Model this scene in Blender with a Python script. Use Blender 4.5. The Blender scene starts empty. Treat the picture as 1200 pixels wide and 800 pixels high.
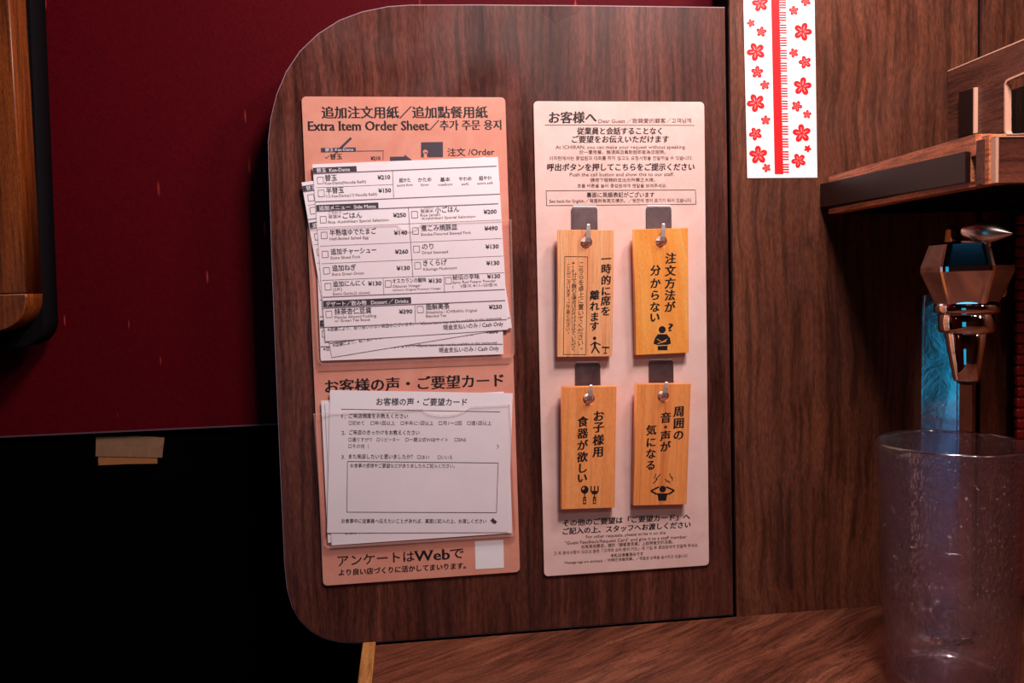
import bpy, bmesh, math, random
from mathutils import Vector, Matrix
random.seed(7)
sc = bpy.context.scene
COL = sc.collection

# ------------------------------------------------------------------ camera
F = 983.44                      # focal length in pixels of the 1200x800 frame
DIST = 0.72                     # camera to partition, metres
R0 = Vector((0.99201934, -0.12283668, -0.02843904))
R1 = Vector((-0.03571102, -0.05741005, -0.99771179))
R2 = Vector((0.12092291, 0.99076498, -0.06133851))
cam = bpy.data.cameras.new('camera'); camo = bpy.data.objects.new('camera', cam); COL.objects.link(camo)
cam.sensor_width = 36; cam.lens = F * 36 / 1200; cam.clip_start = 0.01
CAM = Vector((0, -DIST, 0))
m = Matrix(((R0[0], -R1[0], -R2[0]), (R0[1], -R1[1], -R2[1]), (R0[2], -R1[2], -R2[2]))).to_4x4()
m.translation = CAM; camo.matrix_world = m
sc.camera = camo
cam.dof.use_dof = False

# ------------------------------------------------------------------ world, lamps, exposure
w = bpy.data.worlds.new('world'); sc.world = w; w.use_nodes = True
w.node_tree.nodes['Background'].inputs[0].default_value = (0.9, 0.55, 0.55, 1)
w.node_tree.nodes['Background'].inputs[1].default_value = 0.02
sc.view_settings.view_transform = 'Standard'; sc.view_settings.look = 'None'
sc.view_settings.exposure = 0.0; sc.view_settings.gamma = 1; sc.view_settings.use_curve_mapping = False
sc.cycles.caustics_reflective = False; sc.cycles.max_bounces = 10; sc.cycles.transparent_max_bounces = 16

def area(name, loc, target, sx, sy, power, color):
    l = bpy.data.lights.new(name, 'AREA'); l.shape = 'RECTANGLE'; l.size = sx; l.size_y = sy
    l.energy = power; l.color = color
    o = bpy.data.objects.new(name, l); COL.objects.link(o)
    o.location = loc; d = Vector(target) - Vector(loc)
    o.rotation_euler = d.to_track_quat('-Z', 'Y').to_euler(); return o
area('booth_lamp', (0.38, -0.27, 0.52), (0.0, 0.0, -0.10), 0.10, 0.05, 2.3, (1, 0.87, 0.84))
area('upper_lamp', (0.23, -0.46, 0.62), (-0.12, 0.0, -0.15), 0.16, 0.10, 6.6, (1, 0.85, 0.82))
area('added_gloss_light', (0.42, -0.95, 0.50), (0.2, 0.0, -0.1), 0.07, 0.07, 0.9, (1, 0.85, 0.80))  # added light, unseen, makes the gloss patch on the partition
area('added_rear_glint', (0.80, -1.15, 0.45), (0.4, -0.1, -0.1), 0.10, 0.18, 0.5, (1, 0.62, 0.45))  # added warm light behind the viewer for reflections in chrome and tumbler
area('added_blue_glint', (-0.44, -1.0, -0.2), (0.40, -0.1, -0.12), 0.30, 0.50, 0.50, (0.02, 0.50, 0.85))  # added blue light of unknown source, mirrored by the faucet pillar
area('added_blue_glint_high', (-0.06, -0.85, 0.74), (0.40, -0.15, 0.0), 0.14, 0.14, 0.24, (0.08, 0.50, 1.0))  # second added blue light, mirrored by the upper facets of the faucet
area('amber_lamp', (-0.62, -0.35, 0.35), (-0.56, 0.1, 0.0), 0.06, 0.06, 0.03, (1, 0.5, 0.25))
lc = area('added_front_wall_fill', (0.62, -0.80, 0.50), (0.95, -0.45, -0.15), 0.10, 0.10, 1.3, (1, 0.60, 0.40)); lc.data.spread = math.radians(80)  # added fill on the front wall so the pillar mirrors lit wood
area('added_high_glint', (0.15, -1.25, 0.80), (0.40, -0.15, 0.0), 0.07, 0.07, 0.15, (1, 0.9, 0.88))  # small added light, unseen, for glints on the faucet head

# ------------------------------------------------------------------ pixel of the photo -> point of a plane
def ray(px, py):
    a, b = (px - 600) / F, (py - 400) / F
    return R0 * a + R1 * b + R2
def at(px, py, y=0.0):
    d = ray(px, py); return CAM + d * ((y - CAM.y) / d.y)
def atx(px, py, x):
    d = ray(px, py); return CAM + d * ((x - CAM.x) / d.x)
def atz(px, py, z):
    d = ray(px, py); return CAM + d * ((z - CAM.z) / d.z)
def proj(p):
    d = Vector(p) - CAM
    c = Vector((R0.x*d.x+R1.x*d.y*0, 0, 0))
    X = d.dot(Vector((R0[0], R0[1], R0[2]))); Y = d.dot(R1); Z = d.dot(R2)
    return 600 + F * X / Z, 400 + F * Y / Z
PXM = DIST / F                  # metres per pixel on the partition

# ------------------------------------------------------------------ materials
def lin(c): return tuple(((v/255+0.055)/1.055)**2.4 if v > 10 else v/255/12.92 for v in c)
def mat(name, color=(0.5, 0.5, 0.5), rough=0.5, metal=0.0, **k):
    m = bpy.data.materials.new(name); m.use_nodes = True
    b = m.node_tree.nodes['Principled BSDF']
    b.inputs['Base Color'].default_value = (*color, 1); b.inputs['Roughness'].default_value = rough
    b.inputs['Metallic'].default_value = metal
    for n, v in k.items():
        b.inputs[n.replace('_', ' ')].default_value = v
    return m
def N(m, t, **k):
    n = m.node_tree.nodes.new(t)
    for a, v in k.items(): setattr(n, a, v)
    return n
def L(m, a, b): m.node_tree.links.new(a, b)
def ramp(m, stops):
    r = N(m, 'ShaderNodeValToRGB'); e = r.color_ramp.elements
    e[0].position, e[0].color = stops[0][0], (*stops[0][1], 1)
    e[1].position, e[1].color = stops[-1][0], (*stops[-1][1], 1)
    for p, c in stops[1:-1]:
        x = e.new(p); x.color = (*c, 1)
    return r
def wood(name, dark, mid, light, scale=(1, 1, 0.06), rot=(0, 0, 0), freq=60, rough=0.4, fleck=0.55, figure=0.0, bump=0.15, blotch=False, loc=(0, 0, 0)):
    """grain runs along the axis that scale compresses"""
    m = mat(name, mid, rough); b = m.node_tree.nodes['Principled BSDF']
    tc = N(m, 'ShaderNodeTexCoord'); mp0 = N(m, 'ShaderNodeMapping'); mp = N(m, 'ShaderNodeMapping')
    L(m, tc.outputs['Object'], mp0.inputs[0]); mp0.inputs['Rotation'].default_value = rot; mp0.inputs['Location'].default_value = loc
    # slow wander of the grain
    wn = N(m, 'ShaderNodeTexNoise'); wn.inputs['Scale'].default_value = 7; wn.inputs['Detail'].default_value = 2
    L(m, mp0.outputs[0], wn.inputs['Vector'])
    mx = N(m, 'ShaderNodeMix', data_type='RGBA', blend_type='LINEAR_LIGHT'); mx.inputs['Factor'].default_value = 0.004 + figure * 0.35
    L(m, mp0.outputs[0], mx.inputs['A']); L(m, wn.outputs['Color'], mx.inputs['B'])
    L(m, mx.outputs['Result'], mp.inputs[0]); mp.inputs['Scale'].default_value = scale
    n1 = N(m, 'ShaderNodeTexNoise'); n1.inputs['Scale'].default_value = freq; n1.inputs['Detail'].default_value = 5; n1.inputs['Roughness'].default_value = 0.6
    L(m, mp.outputs[0], n1.inputs['Vector'])
    n2 = N(m, 'ShaderNodeTexNoise'); n2.inputs['Scale'].default_value = freq * 7; n2.inputs['Detail'].default_value = 3
    mp2 = N(m, 'ShaderNodeMapping'); mp2.inputs['Scale'].default_value = tuple(s if s > 0.5 else s * 0.9 for s in scale)
    L(m, mx.outputs['Result'], mp2.inputs[0]); L(m, mp2.outputs[0], n2.inputs['Vector'])
    r1 = ramp(m, [(0.22, dark), (0.5, mid), (0.80, light)]); L(m, n1.outputs['Fac'], r1.inputs[0])
    r2 = ramp(m, [(0.34, (fleck * 0.6,) * 3), (0.56, (1, 1, 1))]); L(m, n2.outputs['Fac'], r2.inputs[0])
    mm = N(m, 'ShaderNodeMix', data_type='RGBA', blend_type='MULTIPLY'); mm.inputs['Factor'].default_value = 0.8
    L(m, r1.outputs[0], mm.inputs['A']); L(m, r2.outputs[0], mm.inputs['B'])
    n4 = N(m, 'ShaderNodeTexNoise'); n4.inputs['Scale'].default_value = freq * 26; n4.inputs['Detail'].default_value = 2
    mp3 = N(m, 'ShaderNodeMapping'); mp3.inputs['Scale'].default_value = tuple(s if s > 0.5 else min(1, s * 4) for s in scale)
    L(m, mx.outputs['Result'], mp3.inputs[0]); L(m, mp3.outputs[0], n4.inputs['Vector'])
    r4 = ramp(m, [(0.38, (0.55,) * 3), (0.62, (1.25,) * 3)]); L(m, n4.outputs['Fac'], r4.inputs[0])
    m4 = N(m, 'ShaderNodeMix', data_type='RGBA', blend_type='MULTIPLY'); m4.inputs['Factor'].default_value = 0.6 if fleck < 1 else 0.2
    L(m, mm.outputs['Result'], m4.inputs['A']); L(m, r4.outputs[0], m4.inputs['B'])
    L(m, m4.outputs['Result'], b.inputs['Base Color'])
    bp = N(m, 'ShaderNodeBump'); bp.inputs['Strength'].default_value = bump; bp.inputs['Distance'].default_value = 0.0006
    L(m, n2.outputs['Fac'], bp.inputs['Height']); L(m, bp.outputs[0], b.inputs['Normal'])
    if blotch:      # wiped, uneven gloss of the laminate
        n3 = N(m, 'ShaderNodeTexNoise'); n3.inputs['Scale'].default_value = 14; n3.inputs['Detail'].default_value = 3
        L(m, mp0.outputs[0], n3.inputs['Vector'])
        r3 = N(m, 'ShaderNodeMapRange'); r3.inputs['From Min'].default_value = 0.35; r3.inputs['From Max'].default_value = 0.65
        r3.inputs['To Min'].default_value = rough - 0.12; r3.inputs['To Max'].default_value = rough + 0.1
        L(m, n3.outputs['Fac'], r3.inputs[0]); L(m, r3.outputs[0], b.inputs['Roughness'])
    return m
def dull(m, v):
    m.node_tree.nodes['Principled BSDF'].inputs['Specular IOR Level'].default_value = v
def mottled(name, c1, c2, scale=40, rough=0.5, bump=0.0, **k):
    m = mat(name, c1, rough, **k); b = m.node_tree.nodes['Principled BSDF']
    tc = N(m, 'ShaderNodeTexCoord'); n = N(m, 'ShaderNodeTexNoise'); n.inputs['Scale'].default_value = scale; n.inputs['Detail'].default_value = 6; n.inputs['Roughness'].default_value = 0.65
    n.inputs['Distortion'].default_value = 1.2
    L(m, tc.outputs['Object'], n.inputs['Vector']); r = ramp(m, [(0.3, c1), (0.7, c2)]); L(m, n.outputs['Fac'], r.inputs[0])
    L(m, r.outputs[0], b.inputs['Base Color'])
    if bump:
        bp = N(m, 'ShaderNodeBump'); bp.inputs['Strength'].default_value = bump; bp.inputs['Distance'].default_value = 0.001
        L(m, n.outputs['Fac'], bp.inputs['Height']); L(m, bp.outputs[0], b.inputs['Normal'])
    return m

walnut = wood('walnut_laminate', lin((52, 24, 20)), lin((92, 47, 38)), lin((126, 70, 56)), (1, 1, 0.045), freq=30, rough=0.36, blotch=True, figure=0.01)
walnut_b = wood('walnut_laminate_wall', lin((66, 34, 24)), lin((104, 56, 39)), lin((136, 80, 56)), (1, 1, 0.05), freq=30, rough=0.42, blotch=True, loc=(3, 1, 2), figure=0.03)
walnut_c = wood('walnut_counter', lin((66, 32, 22)), lin((112, 60, 42)), lin((150, 90, 66)), (0.07, 1, 1), rot=(0, 0, math.radians(-32)), freq=46, rough=0.42, loc=(1, 5, 2), figure=0.03)
walnut_h = wood('walnut_rail', lin((70, 36, 28)), lin((108, 60, 46)), lin((134, 80, 62)), (1, 0.06, 1), freq=60, rough=0.45, figure=0.02)
walnut_f = wood('walnut_front', lin((76, 32, 22)), lin((116, 58, 42)), lin((140, 76, 56)), (0.06, 1, 1), freq=50, rough=0.4)
edge_wood = wood('raw_edge_wood', lin((180, 92, 56)), lin((240, 140, 94)), lin((255, 185, 140)), (1, 0.08, 1), freq=70, rough=0.5)
orange_wood = wood('orange_oak', lin((84, 34, 10)), lin((132, 62, 20)), lin((156, 78, 28)), (1, 1, 0.05), freq=60, rough=0.4)
gold_edge = wood('counter_edge_wood', lin((150, 90, 45)), lin((205, 140, 80)), lin((230, 170, 110)), (1, 0.06, 1), freq=50, rough=0.35, fleck=0.8)
tagwoods = [wood('tag_wood_fine', lin((236, 144, 92)), lin((252, 174, 120)), lin((255, 194, 144)), (1, 1, 0.04), freq=120, rough=0.5, fleck=1.2, bump=0.05),
            wood('tag_wood_amber', lin((236, 132, 50)), lin((252, 162, 74)), lin((255, 190, 104)), (1, 1, 0.05), rot=(0, math.radians(8), 0), freq=70, rough=0.45, fleck=1.5, bump=0.05, figure=0.02),
            wood('tag_wood_flat', lin((234, 130, 66)), lin((252, 158, 90)), lin((255, 178, 110)), (1, 1, 0.04), freq=50, rough=0.5, fleck=1.4, bump=0.05, loc=(4, 2, 1)),
            wood('tag_wood_striped', lin((205, 98, 48)), lin((250, 154, 84)), lin((255, 176, 106)), (1, 1, 0.02), freq=75, rough=0.5, fleck=1.4, bump=0.05, loc=(2, 2, 7))]
salmon = mottled('salmon_card', lin((216, 138, 118)), lin((228, 156, 136)), 26, 0.42)
pinkc = mottled('pale_pink_card', lin((226, 184, 174)), lin((238, 202, 194)), 26, 0.40)
paper = mottled('sheet_paper', lin((244, 230, 236)), lin((250, 238, 242)), 12, 0.7, 0.08)
paper2 = mottled('card_paper', lin((240, 228, 234)), lin((250, 238, 242)), 10, 0.6, 0.1)
ink = mat('black_ink', lin((22, 14, 18)), 0.55)
ink_grey = mat('grey_ink', lin((70, 58, 68)), 0.6)
ink_soft = mat('grey_brown_ink', lin((128, 92, 88)), 0.6)
ink_bar = mat('charcoal_ink', lin((66, 54, 66)), 0.6)
white_ink = mat('white_ink', lin((235, 225, 230)), 0.6)
red_ink = mat('red_ink', lin((225, 8, 22)), 0.45)
pink_ink = mat('pink_ink', lin((255, 150, 150)), 0.45)
sticker_m = mat('sticker_white', lin((252, 250, 250)), 0.35)
steel = mottled('brushed_steel', lin((120, 100, 104)), lin((150, 128, 130)), 60, 0.45, 0.05, metal=1.0)
prong_m = mat('steel_prong', lin((215, 195, 188)), 0.5, 0.35)
pale_band = mat('pale_edge_band', lin((236, 178, 150)), 0.45)
chrome = mat('chrome', lin((225, 215, 212)), 0.06, 1.0)
satin = mat('satin_chrome', lin((235, 218, 210)), 0.3, 1.0)
chrome_b = mottled('scratched_chrome', lin((190, 190, 195)), lin((225, 225, 230)), 50, 0.16, 0.25, metal=1.0)
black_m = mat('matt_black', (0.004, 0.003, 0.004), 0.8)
black_rub = mat('black_rubber', (0.01, 0.01, 0.01), 0.6)
blackwall = mottled('black_lower_wall', (0.0012, 0.0008, 0.0008), (0.002, 0.0014, 0.0014), 20, 0.8)
dark_rail = mottled('dark_plastic_rail', lin((30, 13, 12)), lin((38, 17, 15)), 15, 0.4)
redwall = mottled('crimson_wall', lin((68, 2, 10)), lin((84, 3, 14)), 220, 0.6, 0.3)
dull(blackwall, 0.0); dull(black_m, 0.05); dull(walnut, 0.3); dull(walnut_b, 0.3); dull(walnut_c, 0.35)
def scratches(m, col):
    b = m.node_tree.nodes['Principled BSDF']; old = b.inputs['Base Color'].links[0].from_socket
    tc = N(m, 'ShaderNodeTexCoord'); mp = N(m, 'ShaderNodeMapping'); mp.inputs['Scale'].default_value = (85, 1, 13); mp.inputs['Rotation'].default_value = (0, 0.25, 0)
    L(m, tc.outputs['Object'], mp.inputs[0])
    v = N(m, 'ShaderNodeTexVoronoi', feature='F1'); v.inputs['Scale'].default_value = 1.0; L(m, mp.outputs[0], v.inputs['Vector'])
    r = ramp(m, [(0.06, (1, 1, 1)), (0.11, (0, 0, 0))]); L(m, v.outputs['Distance'], r.inputs[0])
    n = N(m, 'ShaderNodeTexNoise'); n.inputs['Scale'].default_value = 14; L(m, tc.outputs['Object'], n.inputs['Vector'])
    r2 = ramp(m, [(0.46, (0, 0, 0)), (0.56, (1, 1, 1))]); L(m, n.outputs['Fac'], r2.inputs[0])
    mu = N(m, 'ShaderNodeMath', operation='MULTIPLY'); L(m, r.outputs[0], mu.inputs[0]); L(m, r2.outputs[0], mu.inputs[1])
    mx = N(m, 'ShaderNodeMix', data_type='RGBA'); L(m, mu.outputs[0], mx.inputs['Factor']); L(m, old, mx.inputs['A']); mx.inputs['B'].default_value = (*col, 1)
    L(m, mx.outputs['Result'], b.inputs['Base Color'])
redwall.node_tree.nodes['Principled BSDF'].inputs['Specular IOR Level'].default_value = 0.06
scratches(redwall, lin((190, 70, 60)))
red_slat = mottled('red_blind', lin((130, 14, 10)), lin((160, 22, 14)), 30, 0.45)
tape_pale = mottled('tape_pale', lin((120, 84, 58)), lin((140, 100, 70)), 80, 0.5)
tape_brown = mottled('tape_brown', lin((144, 88, 44)), lin((160, 98, 50)), 60, 0.5)
lam_edge = mat('laminate_edge', lin((150, 120, 130)), 0.4)
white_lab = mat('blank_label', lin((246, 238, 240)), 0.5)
def clear(name, tint, rough, bumpscale=0, bump=0.3, ior=1.45):
    """thin clear plastic: see-through with a fresnel sheen"""
    m = bpy.data.materials.new(name); m.use_nodes = True; nt = m.node_tree; nt.nodes.clear()
    out = N(m, 'ShaderNodeOutputMaterial'); tr = N(m, 'ShaderNodeBsdfTransparent'); tr.inputs[0].default_value = (*tint, 1)
    gl = N(m, 'ShaderNodeBsdfGlossy'); gl.inputs['Roughness'].default_value = rough; gl.inputs['Color'].default_value = (1, 0.95, 0.95, 1)
    lw = N(m, 'ShaderNodeFresnel'); lw.inputs['IOR'].default_value = ior
    mx = N(m, 'ShaderNodeMixShader'); L(m, lw.outputs[0], mx.inputs[0]); L(m, tr.outputs[0], mx.inputs[1]); L(m, gl.outputs[0], mx.inputs[2])
    L(m, mx.outputs[0], out.inputs[0])
    ge = N(m, 'ShaderNodeNewGeometry'); iv = N(m, 'ShaderNodeMath', operation='SUBTRACT'); iv.inputs[0].default_value = 1.0; L(m, ge.outputs['Backfacing'], iv.inputs[1])
    mu = N(m, 'ShaderNodeMath', operation='MULTIPLY'); L(m, lw.outputs[0], mu.inputs[0]); L(m, iv.outputs[0], mu.inputs[1]); L(m, mu.outputs[0], mx.inputs[0])
    if bumpscale:
        tc = N(m, 'ShaderNodeTexCoord'); n = N(m, 'ShaderNodeTexNoise'); n.inputs['Scale'].default_value = bumpscale; n.inputs['Detail'].default_value = 2; n.inputs['Distortion'].default_value = 3
        L(m, tc.outputs['Object'], n.inputs['Vector']); bp = N(m, 'ShaderNodeBump'); bp.inputs['Strength'].default_value = bump; bp.inputs['Distance'].default_value = 0.004
        L(m, n.outputs['Fac'], bp.inputs['Height']); L(m, bp.outputs[0], gl.inputs['Normal']); L(m, bp.outputs[0], lw.inputs['Normal'])
    return m
pocket_m = clear('clear_pocket_film', (1.0, 0.99, 0.99), 0.12, ior=1.3)
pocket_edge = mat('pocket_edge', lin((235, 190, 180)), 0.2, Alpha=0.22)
def tumbler_mat(name, bump, haze):
    """pebbled clear plastic: see-through wall, rippled sheen, faint haze"""
    m = clear(name, (0.94, 0.88, 0.92), 0.07, 170, bump=bump, ior=1.5)
    out = [n for n in m.node_tree.nodes if n.type == 'OUTPUT_MATERIAL'][0]; src = out.inputs[0].links[0].from_socket
    tr = [n for n in m.node_tree.nodes if n.type == 'BSDF_TRANSPARENT'][0]; fm = tr.outputs[0].links[0].to_node
    rf = N(m, 'ShaderNodeBsdfRefraction'); rf.inputs['IOR'].default_value = 1.12; rf.inputs['Roughness'].default_value = 0.05; rf.inputs['Color'].default_value = (0.95, 0.88, 0.94, 1)
    bpn = [n for n in m.node_tree.nodes if n.type == 'BUMP']
    if bpn: L(m, bpn[0].outputs[0], rf.inputs['Normal'])
    q = N(m, 'ShaderNodeMixShader'); q.inputs[0].default_value = 0.22; L(m, tr.outputs[0], q.inputs[1]); L(m, rf.outputs[0], q.inputs[2]); L(m, q.outputs[0], fm.inputs[1])
    df = N(m, 'ShaderNodeBsdfDiffuse'); df.inputs['Color'].default_value = (0.62, 0.50, 0.60, 1); tl = N(m, 'ShaderNodeBsdfTranslucent'); tl.inputs['Color'].default_value = (0.62, 0.50, 0.60, 1)
    a = N(m, 'ShaderNodeMixShader'); L(m, df.outputs[0], a.inputs[1]); L(m, tl.outputs[0], a.inputs[2])
    b = N(m, 'ShaderNodeMixShader'); b.inputs[0].default_value = haze; L(m, src, b.inputs[1]); L(m, a.outputs[0], b.inputs[2]); L(m, b.outputs[0], out.inputs[0])
    return m
tumbler_m = tumbler_mat('pebbled_tumbler_plastic', 1.0, 0.012)
tumbler_s = tumbler_mat('smooth_tumbler_plastic', 0.05, 0.05)

# ------------------------------------------------------------------ object helpers
def empty(name, label, cat, loc=(0, 0, 0), group=None):
    o = bpy.data.objects.new(name, None); COL.objects.link(o); o.location = loc; o.empty_display_size = 0.02
    o['label'] = label; o['category'] = cat
    if group: o['group'] = group
    bpy.context.view_layer.update(); return o
def link(name, me, m, parent=None, world=True, smooth=False, label=None):
    """verts in world space; shifted to the thing's base when parented"""
    o = bpy.data.objects.new(name, me); COL.objects.link(o)
    if m: me.materials.clear(); me.materials.append(m)
    if parent:
        o.parent = parent
        if world:
            root = parent
            off = Vector((0, 0, 0))
            while root: off += root.location; root = root.parent
            me.transform(Matrix.Translation(-off))
    if smooth:
        for p in me.polygons: p.use_smooth = True
    if label: o['label'] = label
    return o
def pydata(verts, faces):
    me = bpy.data.meshes.new('m'); me.from_pydata([tuple(v) for v in verts], [], faces); me.update()
    bm = bmesh.new(); bm.from_mesh(me); bmesh.ops.recalc_face_normals(bm, faces=bm.faces); bm.to_mesh(me); bm.free(); return me
def prism(pts, vec):
    """extrude a 3-D polygon along vec"""
    n = len(pts); vec = Vector(vec); v = [Vector(p) for p in pts] + [Vector(p) + vec for p in pts]
    f = [tuple(range(n)), tuple(range(2*n-1, n-1, -1))] + [(i, (i+1) % n, n+(i+1) % n, n+i) for i in range(n)]
    return pydata(v, f)
def box(a, b, bev=0.0, seg=2):
    a = Vector(a); b = Vector(b); lo = Vector(map(min, a, b)); hi = Vector(map(max, a, b))
    bm = bmesh.new(); bmesh.ops.create_cube(bm, size=1)
    for v in bm.verts:
        v.co = Vector(((lo[i]+hi[i])/2 + v.co[i]*(hi[i]-lo[i]) for i in range(3)))
    if bev: bmesh.ops.bevel(bm, geom=bm.edges[:], offset=bev, segments=seg, affect='EDGES', profile=0.5)
    me = bpy.data.meshes.new('m'); bm.to_mesh(me); bm.free(); return me
def plate(loops, yf, t, bev=0.0):
    """upright plate (x,z outlines, first is the rim, others are holes), front face at y=yf, thickness t"""
    cu = bpy.data.curves.new('c', 'CURVE'); cu.dimensions = '2D'; cu.fill_mode = 'BOTH'
    for lp in loops:
        s = cu.splines.new('POLY'); s.points.add(len(lp)-1); s.use_cyclic_u = True
        for p, q in zip(s.points, lp): p.co = (q[0], q[1], 0, 1)
    cu.extrude = max(t/2 - bev, 0.00002); cu.bevel_depth = bev; cu.bevel_resolution = 1
    if bev: cu.offset = -bev
    o = bpy.data.objects.new('c', cu); COL.objects.link(o)
    bpy.context.view_layer.update()
    me = bpy.data.meshes.new_from_object(o.evaluated_get(bpy.context.evaluated_depsgraph_get()))
    bpy.data.objects.remove(o); bpy.data.curves.remove(cu)
    for v in me.vertices:
        x, y, z = v.co; v.co = (x, yf + t/2 - z, y)
    bm = bmesh.new(); bm.from_mesh(me); bmesh.ops.remove_doubles(bm, verts=bm.verts, dist=1e-7); bmesh.ops.recalc_face_normals(bm, faces=bm.faces); bm.to_mesh(me); bm.free()
    return me
def rounded(pts, radii, seg=6):
    out = []; n = len(pts); pts = [Vector(p) for p in pts]
    for i in range(n):
        p = pts[i]; r = radii[i] if isinstance(radii, (list, tuple)) else radii
        if r <= 0: out.append(tuple(p)); continue
        a = (pts[i-1]-p).normalized(); b = (pts[(i+1) % n]-p).normalized()
        ang = a.angle(b); d = r/math.tan(ang/2); s = p+a*d; e = p+b*d
        c = p + (a+b).normalized()*(r/math.sin(ang/2))
        a0 = math.atan2(s.y-c.y, s.x-c.x); a1 = math.atan2(e.y-c.y, e.x-c.x)
        while a1-a0 > math.pi: a1 -= 2*math.pi
        while a1-a0 < -math.pi: a1 += 2*math.pi
        for k in range(seg+1):
            t = a0+(a1-a0)*k/seg; out.append((c.x+r*math.cos(t), c.y+r*math.sin(t)))
    return out
def xz(px, py, y=0.0):
    p = at(px, py, y); return Vector((p.x, p.z))
def lathe(profile, seg=32, center=(0, 0, 0), smooth=True, closed_top=True, closed_bot=True, phase=0.0):
    v = []; f = []
    for r, z in profile:
        for k in range(seg):
            a = 2*math.pi*(k+phase)/seg; v.append((center[0]+r*math.cos(a), center[1]+r*math.sin(a), center[2]+z))
    for i in range(len(profile)-1):
        for k in range(seg):
            f.append((i*seg+k, i*seg+(k+1) % seg, (i+1)*seg+(k+1) % seg, (i+1)*seg+k))
    if closed_bot: f.append(tuple(range(seg-1, -1, -1)))
    if closed_top: f.append(tuple(range((len(profile)-1)*seg, len(profile)*seg)))
    return pydata(v, f)
def join_me(list_):
    bm = bmesh.new()
    for me in list_: bm.from_mesh(me)
    me = bpy.data.meshes.new('m'); bm.to_mesh(me); bm.free(); return me

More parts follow.
